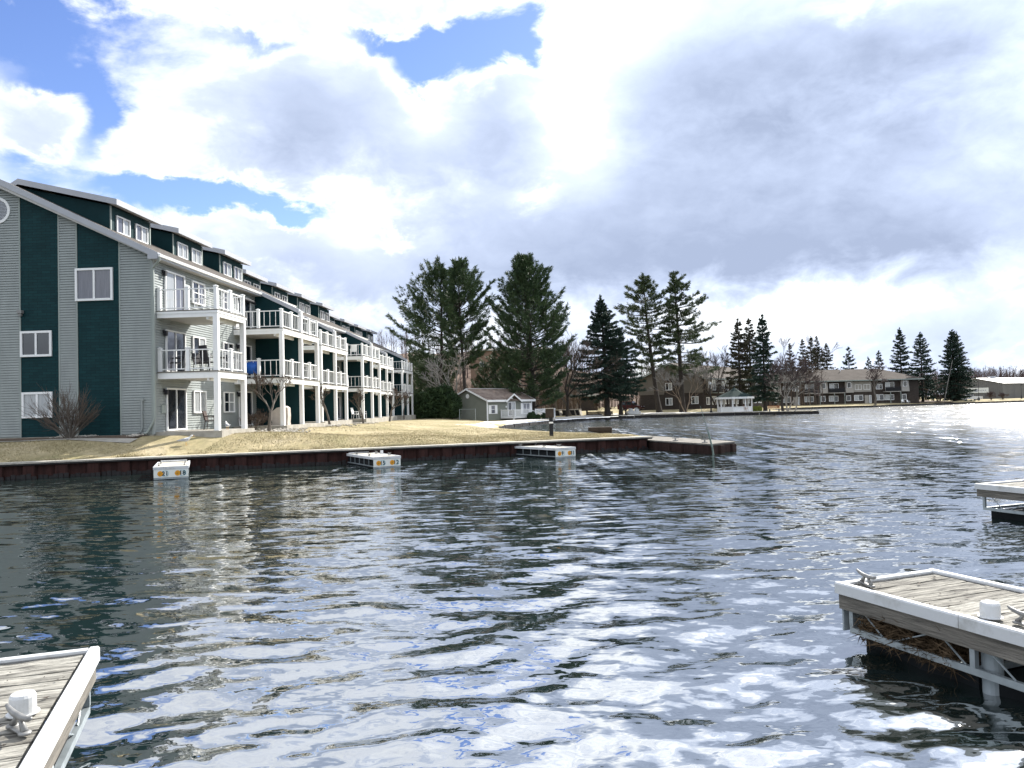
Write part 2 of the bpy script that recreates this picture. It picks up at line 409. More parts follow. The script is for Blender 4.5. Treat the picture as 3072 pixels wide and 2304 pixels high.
def _vadd(a, b2):
    v = nt.nodes.new('ShaderNodeVectorMath'); v.operation = 'ADD'
    nt.links.new(a, v.inputs[0]); nt.links.new(b2, v.inputs[1]); return v.outputs[0]
gn = nt.nodes.new('ShaderNodeNewGeometry')
sx_ = nt.nodes.new('ShaderNodeSeparateXYZ'); nt.links.new(tc.outputs['Object'], sx_.inputs[0])
# the corner under the tall block is sheltered from the wind
mr = nt.nodes.new('ShaderNodeMapRange'); mr.interpolation_type = 'SMOOTHSTEP'
nt.links.new(sx_.outputs[0], mr.inputs[0])
mr.inputs[1].default_value, mr.inputs[2].default_value, mr.inputs[3].default_value, mr.inputs[4].default_value = -13, 2, 0.45, 1.0
small = _vadd(_slope(5.2, 2, (0.55, 1.15, 1), (0.16, 0.34), rotz=-9), _slope(15.0, 2, (0.6, 1.1, 1), (0.12, 0.20), rotz=21))
sc_ = nt.nodes.new('ShaderNodeVectorMath'); sc_.operation = 'SCALE'
nt.links.new(small, sc_.inputs[0]); nt.links.new(mr.outputs[0], sc_.inputs['Scale'])
tilt = _vadd(_slope(3.1, 2, (0.40, 1.2, 1), (0.16, 0.50)), sc_.outputs[0])
# the open lake is ruffled by ripples too small to model, the water between the docks is calmer
ln_ = nt.nodes.new('ShaderNodeVectorMath'); ln_.operation = 'LENGTH'; nt.links.new(tc.outputs['Object'], ln_.inputs[0])
m2 = nt.nodes.new('ShaderNodeMapRange'); m2.interpolation_type = 'SMOOTHSTEP'
nt.links.new(ln_.outputs['Value'], m2.inputs[0])
m2.inputs[1].default_value, m2.inputs[2].default_value, m2.inputs[3].default_value, m2.inputs[4].default_value = 4, 80, 0.025, 0.155
m3 = nt.nodes.new('ShaderNodeMath'); m3.operation = 'MULTIPLY'
nt.links.new(m2.outputs[0], m3.inputs[0]); nt.links.new(mr.outputs[0], m3.inputs[1])
nt.links.new(m3.outputs[0], b.inputs['Roughness'])
m4 = nt.nodes.new('ShaderNodeMapRange'); m4.interpolation_type = 'SMOOTHSTEP'
nt.links.new(ln_.outputs['Value'], m4.inputs[0])
m4.inputs[1].default_value, m4.inputs[2].default_value, m4.inputs[3].default_value, m4.inputs[4].default_value = 6, 55, 0.0, 1.0
m5 = nt.nodes.new('ShaderNodeMath'); m5.operation = 'MULTIPLY'
nt.links.new(m4.outputs[0], m5.inputs[0]); nt.links.new(mr.outputs[0], m5.inputs[1])
sc2 = nt.nodes.new('ShaderNodeVectorMath'); sc2.operation = 'SCALE'
nt.links.new(_slope(0.8, 4, (0.5, 0.9, 1), (0.55, 0.85), rough=0.7, rotz=8), sc2.inputs[0]); nt.links.new(m5.outputs[0], sc2.inputs['Scale'])
tilt = _vadd(tilt, sc2.outputs[0])
sc3 = nt.nodes.new('ShaderNodeVectorMath'); sc3.operation = 'SCALE'
nt.links.new(_slope(1.0, 3, (1.5, 0.10, 1), (0.3, 1.0), rough=0.65, rotz=0), sc3.inputs[0]); nt.links.new(m5.outputs[0], sc3.inputs['Scale'])
tilt = _vadd(tilt, sc3.outputs[0])
vn = nt.nodes.new('ShaderNodeVectorMath'); vn.operation = 'NORMALIZE'
nt.links.new(_vadd(gn.outputs['Normal'], tilt), vn.inputs[0])
nt.links.new(vn.outputs[0], b.inputs['Normal'])
MT['water'] = wm

# ------------------------------------------------------------------ mesh helpers
class MB:
    def __init__(s):
        s.v, s.f, s.n = [], [], 0
        s.av, s.af = [], []
    def add(s, vs, fs):
        o = len(s.v)
        s.v.extend([tuple(p) for p in vs])
        s.f.extend([tuple(i + o for i in f) for f in fs])
        return s
    def box(s, x0, x1, y0, y1, z0, z1):
        return s.add([(x0, y0, z0), (x1, y0, z0), (x1, y1, z0), (x0, y1, z0), (x0, y0, z1), (x1, y0, z1), (x1, y1, z1), (x0, y1, z1)],
                     [(3, 2, 1, 0), (4, 5, 6, 7), (0, 1, 5, 4), (1, 2, 6, 5), (2, 3, 7, 6), (3, 0, 4, 7)])
    def cbox(s, x, y, z, a, b, c):
        return s.box(x - a / 2, x + a / 2, y - b / 2, y + b / 2, z, z + c)
    def quad(s, *p):
        return s.add(p, [tuple(range(len(p)))])
    def prism(s, pts, axis, a, b):
        """polygon pts (two coordinates) pushed along axis 'x','y' or 'z' from a to b"""
        n = len(pts)
        def P(p, w):
            return {'x': (w, p[0], p[1]), 'y': (p[0], w, p[1]), 'z': (p[0], p[1], w)}[axis]
        vs = [P(p, a) for p in pts] + [P(p, b) for p in pts]
        fs = [tuple(range(n))[::-1], tuple(range(n, 2 * n))]
        fs += [(i, (i + 1) % n, n + (i + 1) % n, n + i) for i in range(n)]
        return s.add(vs, fs)
    def tube(s, pts, r, n=6, cap=True):
        pts = [Vector(p) for p in pts]
        if isinstance(r, (int, float)):
            r = [r] * len(pts)
        o = len(s.v)
        u = None
        for i, p in enumerate(pts):
            d = (pts[min(i + 1, len(pts) - 1)] - pts[max(i - 1, 0)])
            d = d.normalized() if d.length > 1e-9 else Vector((0, 0, 1))
            if u is None:
                u = d.cross(Vector((0.31, 0.17, 0.93)) if abs(d.z) < 0.9 else Vector((1, 0.1, 0)))
            u = (u - d * u.dot(d)).normalized()
            w = d.cross(u)
            for k in range(n):
                a = 2 * math.pi * k / n
                q = p + (u * math.cos(a) + w * math.sin(a)) * r[i]
                s.v.append((q.x, q.y, q.z))
        for i in range(len(pts) - 1):
            for k in range(n):
                k2 = (k + 1) % n
                s.f.append((o + i * n + k, o + i * n + k2, o + (i + 1) * n + k2, o + (i + 1) * n + k))
        if cap:
            s.f.append(tuple(o + k for k in range(n))[::-1])
            s.f.append(tuple(o + (len(pts) - 1) * n + k for k in range(n)))
        return s
    def lathe(s, prof, n=16, c=(0, 0, 0)):
        o = len(s.v)
        for (r, z) in prof:
            for k in range(n):
                a = 2 * math.pi * k / n
                s.v.append((c[0] + r * math.cos(a), c[1] + r * math.sin(a), c[2] + z))
        for i in range(len(prof) - 1):
            for k in range(n):
                k2 = (k + 1) % n
                s.f.append((o + i * n + k, o + i * n + k2, o + (i + 1) * n + k2, o + (i + 1) * n + k))
        s.f.append(tuple(o + k for k in range(n))[::-1])
        s.f.append(tuple(o + (len(prof) - 1) * n + k for k in range(n)))
        return s
    def ball(s, c, rx, ry, rz, n=10, mth=6):
        prof = []
        o = len(s.v)
        for i in range(mth + 1):
            t = math.pi * i / mth
            for k in range(n):
                a = 2 * math.pi * k / n
                s.v.append((c[0] + rx * math.sin(t) * math.cos(a), c[1] + ry * math.sin(t) * math.sin(a), c[2] - rz * math.cos(t)))
        for i in range(mth):
            for k in range(n):
                k2 = (k + 1) % n
                s.f.append((o + i * n + k, o + i * n + k2, o + (i + 1) * n + k2, o + (i + 1) * n + k))
        return s
    def tris(s, arr):
        """arr: (N,3,3) array of loose triangles"""
        s.av.append(np.asarray(arr, dtype=np.float32).reshape(-1, 3))
        return s
    def mesh(s, name):
        me = bpy.data.meshes.new(name)
        if s.av:
            extra = np.concatenate(s.av)
            o = len(s.v)
            base = np.array(s.v, dtype=np.float32).reshape(-1, 3)
            allv = np.concatenate([base, extra])
            nt_ = len(extra) // 3
            loops = [i for f in s.f for i in f]
            starts, tot = [], 0
            for f in s.f:
                starts.append(tot); tot += len(f)
            me.vertices.add(len(allv)); me.vertices.foreach_set('co', allv.ravel())
            li = np.concatenate([np.array(loops, dtype=np.int32), np.arange(o, o + len(extra), dtype=np.int32)])
            ls = np.concatenate([np.array(starts, dtype=np.int32), tot + 3 * np.arange(nt_, dtype=np.int32)])
            me.loops.add(len(li)); me.loops.foreach_set('vertex_index', li)
            me.polygons.add(len(ls)); me.polygons.foreach_set('loop_start', ls)
            me.update(calc_edges=True)
        else:
            me.from_pydata(s.v, [], s.f)
        return me
    def build(s, name, material, parent=None, loc=None, rot=None, smooth_=False, label=None):
        me = s.mesh(name)
        me.materials.append(MT[material] if isinstance(material, str) else material)
        if smooth_:
            me.polygons.foreach_set('use_smooth', [True] * len(me.polygons))
        return link(name, me, parent, loc, rot, label)

def link(name, me, parent=None, loc=None, rot=None, label=None):
    o = bpy.data.objects.new(name, me)
    C.objects.link(o)
    if parent is not None:
        o.parent = parent
    if loc is not None:
        o.location = loc
    if rot is not None:
        o.rotation_euler = rot if hasattr(rot, '__len__') else (0, 0, rot)
    if label:
        o['label'] = label
    return o
def tag(o, label, cat, group=None, kind=None):
    o['label'] = label; o['category'] = cat
    if group: o['group'] = group
    if kind: o['kind'] = kind
    return o
def thing(name, label, cat, loc=(0, 0, 0), rz=0.0, group=None):
    o = bpy.data.objects.new(name, None)
    C.objects.link(o)
    o.empty_display_size = 0.3
    o.location = loc
    o.rotation_euler = (0, 0, rz)
    return tag(o, label, cat, group)
def structure(o):
    o['kind'] = 'structure'
    return o
KIDS = {}
def copy_tree(o, parent=None):
    c = o.copy(); C.objects.link(c)
    if parent is not None:
        c.parent = parent
    for ch in list(o.children):
        copy_tree(ch, c)
    return c
def dup(o, loc, rz, label, scale=None):
    c = copy_tree(o)
    c.location = loc; c.rotation_euler = (0, 0, rz); c['label'] = label
    if scale: c.scale = scale if hasattr(scale, '__len__') else (scale,) * 3
    return c

# ------------------------------------------------------------------ ground and water
W0, W1 = Vector((-19.7, 29.5)), Vector((6.6, 38.2))         # sea wall line
WD = (W1 - W0).normalized()
WNRM = Vector((WD.y, -WD.x))                                # towards the water (and the camera)
def wall_y(x):
    return W0.y + (x - W0.x) * WD.y / WD.x
SHORE = [(-120, wall_y(-120)), (W0.x, W0.y), (W1.x, W1.y), (6.4, 42), (4.3, 46.4), (2.9, 48.5), (1.2, 53), (-0.5, 58.6), (-1.3, 70), (-0.7, 82),
         (0.2, 86.5), (1.6, 91), (6.3, 104), (12, 112.5), (17.5, 120), (34.8, 121), (45.5, 115), (46.5, 119), (45.5, 140), (58, 165), (69, 174),
         (82, 175.5), (105, 189), (119, 195), (133, 200), (200, 232), (330, 300)]
OUT = [(1400, 900), (1400, 1500), (-1400, 1500), (-1400, wall_y(-120) - 20), (-400, wall_y(-120) - 20)]
CTRL = [(-16.4, 35.1, 1.40), (-13, 35, 1.36), (-23, 33, 1.30), (-30, 34, 1.3), (-12.6, 45, 1.35), (-11.8, 55, 1.28), (-11.5, 70, 1.18), (-11, 85, 1.08), (-10.5, 100, 1.0), (-20, 60, 1.3), (-22, 90, 1.1), (-45, 45, 1.4), (-20, 36, 1.4),
        (-8, 42, 0.95), (-4, 52, 0.85), (-5, 70, 0.85), (-5, 90, 0.6), (-3.2, 100, 0.5), (3, 107, 0.5), (0, 43, 0.72), (4, 41, 0.68),
        (8, 116, 0.62), (14, 124, 0.75), (21, 138, 0.95), (10, 140, 1.1), (25, 123.5, 0.5), (40, 122, 0.45), (33, 136, 1.0), (44, 150, 1.0), (24, 205, 1.5), (10, 205, 1.5), (-20, 130, 1.2),
        (68, 182, 0.75), (98, 186, 0.75), (80, 190, 0.85), (110, 196, 0.7), (145, 215, 0.9), (130, 230, 0.9), (200, 300, 1.5), (60, 240, 1.2)]
CT = np.array(CTRL)
SH = np.array(SHORE)
def shore_dist(x, y):
    best = np.full(np.shape(x), 1e9)
    for i in range(len(SH) - 1):
        ax, ay = SH[i]; bx, by = SH[i + 1]
        dx, dy = bx - ax, by - ay
        t = np.clip(((x - ax) * dx + (y - ay) * dy) / (dx * dx + dy * dy), 0, 1)
        best = np.minimum(best, np.hypot(x - ax - t * dx, y - ay - t * dy))
    return best
def ground_z(x, y):
    x = np.asarray(x, float); y = np.asarray(y, float)
    d2 = (x[..., None] - CT[:, 0]) ** 2 + (y[..., None] - CT[:, 1]) ** 2 + 1.0
    w = 1 / d2 ** 2
    z = (w * CT[:, 2]).sum(-1) / w.sum(-1)
    s = shore_dist(x, y)
    edge_z = np.where(y < 60, 0.62, 0.42)
    k = np.clip(s / np.where(y < 60, 4.0, 3.0), 0, 1)
    k = k * k * (3 - 2 * k)
    return edge_z + (z - edge_z) * k
def gz(x, y):
    return float(ground_z(np.array([x]), np.array([y]))[0])
def inside_np(x, y, poly):
    c = np.zeros(x.shape, bool)
    n = len(poly)
    for i in range(n):
        x1, y1 = poly[i]; x2, y2 = poly[(i + 1) % n]
        cond = ((y1 > y) != (y2 > y))
        with np.errstate(divide='ignore', invalid='ignore'):
            xi = (x2 - x1) * (y - y1) / (y2 - y1 + 1e-12) + x1
        c ^= cond & (x < xi)
    return c
POLY = SHORE + OUT
pts = [Vector(p) for p in POLY]
# shoreline corners are subdivided so that the edge follows the ground
loop = []
for i in range(len(POLY)):
    a, c_ = Vector(POLY[i]), Vector(POLY[(i + 1) % len(POLY)])
    n = max(1, int((c_ - a).length / 3)) if i < len(SHORE) - 1 else 1
    for k in range(n):
        loop.append(a.lerp(c_, k / n))
grid = []
rng = np.random.default_rng(5)
for (x0, x1, y0, y1, st) in ((-60, 8, 15, 60, 1.4), (-60, 60, 60, 150, 3.5), (-100, 260, 150, 330, 9), (-1300, 1300, 330, 1450, 120), (-1300, -100, 60, 330, 80), (60, 140, 90, 150, 4)):
    gx_, gy_ = np.meshgrid(np.arange(x0, x1, st), np.arange(y0, y1, st))
    gx_ = gx_.ravel() + rng.uniform(-.2, .2, gx_.size) * st; gy_ = gy_.ravel() + rng.uniform(-.2, .2, gy_.size) * st
    ok = inside_np(gx_, gy_, POLY) & (shore_dist(gx_, gy_) > 0.5)
    grid += [Vector((a, b2)) for a, b2 in zip(gx_[ok], gy_[ok])]
allp = loop + grid
edges = [(i, (i + 1) % len(loop)) for i in range(len(loop))]
vo, eo, fo, *_ = delaunay_2d_cdt(allp, edges, [], 0, 1e-4)
vo = np.array([(p.x, p.y) for p in vo])
cen = np.array([vo[list(f)].mean(0) for f in fo])
keep = inside_np(cen[:, 0], cen[:, 1], POLY)
zz = ground_z(vo[:, 0], vo[:, 1])
mb = MB()
mb.v = [(a, b2, c2) for (a, b2), c2 in zip(vo, zz)]
mb.f = [tuple(f) for f, k in zip(fo, keep) if k]
lawn = structure(mb.build('lawn', 'lawn', smooth_=True))

# lake: waves are real relief near by, finer and finer towards the viewer's shore
ang = np.concatenate([np.arange(-180, -46, 6.0), np.arange(-46, 46, 0.11), np.arange(46, 180, 6.0)])
rr = [0.6, 1.2, 1.9, 2.5]
while rr[-1] < 205:
    rr.append(rr[-1] + min(0.36, max(0.018, rr[-1] ** 2 * 0.00125)))
while rr[-1] < 1300:
    rr.append(rr[-1] * 1.06)
rr = np.array(rr)
A, Rr = np.meshgrid(np.radians(ang), rr)
X = np.sin(A) * Rr; Y = np.cos(A) * Rr - 0.6
spc = np.maximum(np.gradient(rr)[:, None] * np.ones_like(A), Rr * rad(0.11))
Z = np.zeros_like(X)
wr = random.Random(11)
nw = 90
lam = np.exp(np.linspace(math.log(0.2), math.log(4.5), nw))
for k in range(nw):
    L = lam[k] * wr.uniform(0.93, 1.07)
    th = rad(wr.gauss(-76, 34))                    # wind comes over the far right of the lake
    slope = 0.0235 * (1.0 if L < 0.65 else (0.65 / L) ** 1.2) * wr.uniform(0.6, 1.3)
    amp = slope * L / (2 * math.pi)
    kx, ky = math.cos(th) * 2 * math.pi / L, math.sin(th) * 2 * math.pi / L
    fil = np.clip((L / spc - 2.2) / 3.0, 0, 1)
    ph = wr.uniform(0, 6.28)
    Z += amp * fil * np.sin(kx * X + ky * Y + ph + 0.8 * np.sin(0.23 * X * wr.uniform(.5, 1.5) + 0.17 * Y + ph))
fade = np.clip((205 - Rr) / 40, 0, 1) * np.clip(Rr / 2.5, 0, 1)
Z *= fade
Z[np.isnan(Z)] = 0
nr, na = X.shape
idx = np.arange(nr * na).reshape(nr, na)
q = np.stack([idx[:-1, :], np.roll(idx, -1, 1)[:-1, :], np.roll(idx, -1, 1)[1:, :], idx[1:, :]], -1).reshape(-1, 4)
cx_, cy_ = X.ravel()[q].mean(1), Y.ravel()[q].mean(1)
far_ = np.hypot(cx_, cy_) > 25
drop = np.zeros(len(q), bool)
sel = np.where(far_ & (np.hypot(cx_, cy_) < 240))[0]
ins_ = inside_np(cx_[sel], cy_[sel], POLY)
sel = sel[ins_]
drop[sel[shore_dist(cx_[sel], cy_[sel]) > 2.5]] = True
q = q[~drop]
me = bpy.data.meshes.new('water')
vv = np.stack([X, Y, Z], -1).reshape(-1, 3).astype(np.float32)
me.vertices.add(len(vv)); me.vertices.foreach_set('co', vv.ravel())
q = q[:, ::-1]
me.loops.add(q.size); me.loops.foreach_set('vertex_index', q.ravel().astype(np.int32))
me.polygons.add(len(q)); me.polygons.foreach_set('loop_start', (np.arange(len(q)) * 4).astype(np.int32))
me.update(calc_edges=True)
me.polygons.foreach_set('use_smooth', [True] * len(q))
me.materials.append(MT['water'])
water = structure(link('water', me))

# far hill, brown with leaf litter, behind the condominiums
mb = MB()
nx, ny = 60, 14
hr = np.random.default_rng(3)
hx = np.linspace(-240, 110, nx); hy = np.linspace(190, 330, ny)
for j in range(ny):
    for i in range(nx):
        prof = np.interp(hx[i], [-240, -10, 14, 40, 110], [21, 20, 15, 8.5, 6])
        k = np.clip((hy[j] - 195) / 60, 0, 1); k = k * k * (3 - 2 * k)
        mb.v.append((hx[i], hy[j], 0.6 + prof * k + (hr.normal(0, 0.35) if 0 < k else 0)))
for j in range(ny - 1):
    for i in range(nx - 1):
        a = j * nx + i
        mb.f.append((a, a + 1, a + nx + 1, a + nx))
MT['hill'] = mat('leaf_litter_hillside', (0.085, 0.06, 0.045), 0.95, col2=(0.23, 0.16, 0.125), scale=0.12, bump=0.8, bscale=0.8, detail=9)
structure(mb.build('hill', 'hill', smooth_=True))

# ------------------------------------------------------------------ windows (shared meshes)
WINC = {}
def window_mesh(w, h, mull, rail, fr):
    key = ('frame', round(w, 2), round(h, 2), mull, rail, fr)
    if key not in WINC:
        mb = MB()
        d0, d1 = -0.075, 0.0
        mb.box(-w / 2, -w / 2 + fr, d0, d1, 0, h); mb.box(w / 2 - fr, w / 2, d0, d1, 0, h)
        mb.box(-w / 2 + fr, w / 2 - fr, d0, d1, h - fr, h); mb.box(-w / 2 + fr, w / 2 - fr, d0 - 0.02, d1, 0, fr)
        for k in range(1, mull):
            x = -w / 2 + w * k / mull
            mb.box(x - fr * .45, x + fr * .45, d0 + 0.012, d1, fr, h - fr)
        if rail:
            for k in range(1, rail):
                z = h * k / rail
                mb.box(-w / 2 + fr, w / 2 - fr, d0 + 0.022, d1 + 0.0, z - 0.022, z + 0.022)
        WINC[key] = mb.mesh('window_frame')
        WINC[key].materials.append(MT['white'])
    return WINC[key]
def pane_mesh(w, h, material):
    key = ('pane', round(w, 2), round(h, 2), material)
    if key not in WINC:
        me = MB().box(-w / 2, w / 2, -0.022, -0.008, 0, h).mesh('pane')
        me.materials.append(MT[material])
        WINC[key] = me
    return WINC[key]
def window(parent, loc, rz, w, h, panes=2, mats=('glass', 'glass'), rail=0, fr=0.065, name='window'):
    """a window whose outer face looks along -Y before the turn rz; loc is the middle of its foot"""
    o = link(name, window_mesh(w, h, panes, rail, fr), parent, loc, rz)
    for k in range(panes):
        pw = (w - 2 * fr) / panes
        link('pane', pane_mesh(pw - 0.01, h - 2 * fr, mats[k % len(mats)]), o, (-w / 2 + fr + pw * (k + .5), 0, fr))
    return o

def lapped(mb, x0, x1, z0, z1, ny, step=0.118, clip=None, axis='x', depth=0.05):
    """courses of lapped boards on a wall; the wall face is at ny, boards face the -normal side (axis x: face -Y; axis y: face +X)"""
    z = z0
    while z < z1 - 0.01:
        t = min(z + step, z1)
        a, b = x0, x1
        if clip:
            a, b = clip(t, a, b)
        if b - a > 0.02:
            zm, zr = z + (t - z) * .70, z + (t - z) * .74
            for (da, za, db, zb_) in ((0.0, z, depth, z), (depth, z, depth * .86, zm), (depth * .86, zm, 0.003, zr), (0.003, zr, 0.003, t)):
                if axis == 'x':
                    mb.quad((a, ny - da, za), (b, ny - da, za), (b, ny - db, zb_), (a, ny - db, zb_))
                else:
                    mb.quad((ny + da, a, za), (ny + da, b, za), (ny + db, b, zb_), (ny + db, a, zb_))
        z = t

# ------------------------------------------------------------------ the green and grey condominium block
FDIR = math.atan2(0.0551, 0.9985)
BC = at(462, 1303, 35.1)
cz = BC.z
condo = thing('condominium_block', 'long grey and dark green condominium with white balconies behind the sea wall', 'building', (BC.x, BC.y, cz), -FDIR)
SEC = [(0.0, 17.9, 0.0), (17.9, 44.2, -1.42), (44.2, 70.2, -2.97)]
SL, EZ, HW = 0.496, 8.46, 7.2
RZ = EZ + SL * HW
def B(mb, name, material, parent=None, **k):
    return mb.build(name, material, condo if parent is None else parent, **k)
for i, (s0, s1, t0) in enumerate(SEC):
    a = s0 + 0.002 if i else s0
    wall = B(MB().prism([(t0, -0.6), (t0, EZ - 0.22), (t0 - HW, RZ - 0.22), (t0 - 2 * HW, EZ - 0.22), (t0 - 2 * HW, -0.6)], 'y', a, s1), 'wall', 'trim')
    sid = MB()
    lapped(sid, s0 + (0.12 if i == 0 else 0.02), s1 - 0.02, 0.1, 8.02, t0, axis='y')
    B(sid, 'siding', 'siding', wall)
    # roof: two slopes with an overhang
    oh = 0.45
    g0 = s0 - (0.35 if i == 0 else 0.25)
    r = MB()
    r.prism([(t0 + oh, EZ - SL * oh), (t0 + oh, EZ - SL * oh - 0.10), (t0 - HW, RZ - 0.16), (t0 - HW, RZ)], 'y', g0, s1 + 0.2)
    r.prism([(t0 - HW, RZ), (t0 - HW, RZ - 0.16), (t0 - 2 * HW - oh, EZ - SL * oh - 0.10), (t0 - 2 * HW - oh, EZ - SL * oh)], 'y', g0, s1 + 0.2)
    roof = B(r, 'roof', 'shingle')
    e = EZ - SL * oh
    B(MB().box(t0 + 0.02, t0 + oh, s0 + 0.02, s1 + 0.15, e - 0.24, e - 0.20), 'soffit', 'soffit', roof)
    B(MB().box(t0 + oh, t0 + oh + 0.03, g0, s1 + 0.2, e - 0.26, e - 0.03), 'fascia', 'fascia', roof)
    B(MB().prism([(t0 + oh + 0.03, e - 0.05), (t0 + oh + 0.03, e - 0.17), (t0 + oh + 0.11, e - 0.17), (t0 + oh + 0.15, e - 0.05)], 'y', g0 - 0.02, s1 + 0.2), 'gutter', 'white', roof)
    # rake boards on the near gable
    k = MB()
    for sgn in (1, -1):
        p = [(t0 + oh + 0.02, e + 0.02), (t0 + oh + 0.02, e - 0.27), (t0 - HW, RZ - 0.27), (t0 - HW, RZ + 0.02)]
        if sgn < 0:
            p = [(2 * (t0 - HW) - u, v) for u, v in p]
        k.prism(p, 'y', g0 - 0.035, g0 - 0.002)
    B(k, 'rake_board', 'fascia', roof)
    if i == 0:
        B(MB().prism([(0.0, e - 0.27), (oh + 0.02, e - 0.27), (oh + 0.02, e - 0.26), (oh + 0.02, e + 0.02), (0.0, e + 0.05)], 'y', g0 - 0.034, -0.03), 'eave_return', 'fascia', roof)
        B(MB().prism([(0.35, e - 0.1), (0.35, e - 0.24), (-HW, RZ - 0.42), (-HW, RZ - 0.24)], 'y', g0, -0.032), 'rake_soffit', 'soffit', roof)

# gable end: alternating panels of lapped siding and painted block
def clip_roof(t, a, b):
    h = (EZ - 0.28 - t) / SL
    return max(a, -2 * HW - h), min(b, h)
def rz_at(t):
    return EZ - 0.25 + SL * (-t if t > -HW else t + 2 * HW)
strips = [(-1.545, 0, 's'), (-3.52, -1.545, 'g'), (-4.43, -3.52, 's'), (-6.24, -4.43, 'g'), (-8.16, -6.24, 's'), (-9.97, -8.16, 'g'), (-10.88, -9.97, 's'), (-12.85, -10.88, 'g'), (-14.4, -12.85, 's')]
for (a, b_, kind) in strips:
    if kind == 's':
        mb = MB(); lapped(mb, a + 0.06, b_ - 0.06, 0.05, 12.1, 0.0, clip=clip_roof)
        B(mb, 'siding', 'siding')
        for x in (a + 0.03, b_ - 0.03):
            if x - 0.035 > -14.41:
                B(MB().box(x - 0.032, x + 0.032, -0.055, -0.003, -0.02, min(rz_at(x), 12.1)), 'corner_trim', 'trim')
    else:
        B(MB().prism([(a, -0.05), (b_, -0.05), (b_, rz_at(b_)), (a, rz_at(a))], 'y', -0.018, -0.002), 'block_panel', 'greenbrick')
B(MB().prism([(-15, -0.7), (0.02, -0.7), (0.02, 0.0), (-15, 0.0)], 'y', -0.03, 0.01), 'foundation', 'slab')
# gable windows (t centre, z foot, w, h)
for (px0, px1, py0, py1, mats) in ((228, 343, 804, 903, ('halfcurtain', 'halfcurtain')), (57, 154, 992, 1070, ('glass', 'glass')), (62, 156, 1176, 1254, ('curtain', 'curtain'))):
    p0, p1 = at(px0, py1, 35.3), at(px1, py0, 35.3)
    x0, x1 = p0.x - BC.x, p1.x - BC.x
    zc = (at(px0, py1, 35.3).z + at(px1, py1, 35.3).z) / 2 - cz
    hh = (py1 - py0) / 65.5
    window(condo, ((x0 + x1) / 2, -0.02, zc), 0, x1 - x0, hh, 2, mats, fr=0.1)
v = MB().lathe([(0.62, 0), (0.62, 0.06), (0.5, 0.06), (0.5, 0.02)], 28)
vent = B(v, 'gable_vent', 'white', loc=(-HW - 0.12, -0.02, 10.55), rot=(rad(90), 0, 0))
sl = MB()
for k in range(-7, 8):
    hw_ = math.sqrt(max(0, 0.49 ** 2 - (k * 0.066) ** 2))
    sl.add([(-hw_, k * 0.066 - 0.03, 0.055), (hw_, k * 0.066 - 0.03, 0.055), (hw_, k * 0.066 + 0.03, 0.02), (-hw_, k * 0.066 + 0.03, 0.02)], [(0, 1, 2, 3)])
sl.build('louvre', 'fascia', vent)
B(MB().box(-6.32, -6.1, -0.2, -0.02, 5.72, 5.86).box(-6.27, -6.15, -0.16, -0.04, 5.6, 5.72), 'wall_light', 'castalu')
# downspout, corner board, utility pipe
d = MB().tube([(0.52, -0.33, EZ - .45), (0.50, -0.3, EZ - .55), (0.1, -0.1, EZ - 0.85), (0.08, -0.08, EZ - 1.0), (0.08, -0.08, 0.75), (-0.02, -0.1, 0.5), (-0.22, -0.16, 0.12), (-0.3, -0.3, 0.05)], 0.055, 6)
B(d, 'downspout', 'trim')
B(MB().box(-0.01, 0.07, -0.062, 0.1, 0, 8.0), 'corner_board', 'siding')
B(MB().box(-0.55, -0.42, -0.14, -0.03, 1.95 - 0.4, 2.05 - 0.4).tube([(-0.5, -0.1, 1.55), (-0.5, -0.1, 0.3), (-0.56, -0.1, 0.12), (-0.7, -0.1, 0.1)], 0.035, 6), 'utility_pipe', 'siding')
B(MB().box(0.02, 0.1, 0.55, 0.95, 0.95, 1.35), 'meter_box', 'trim')

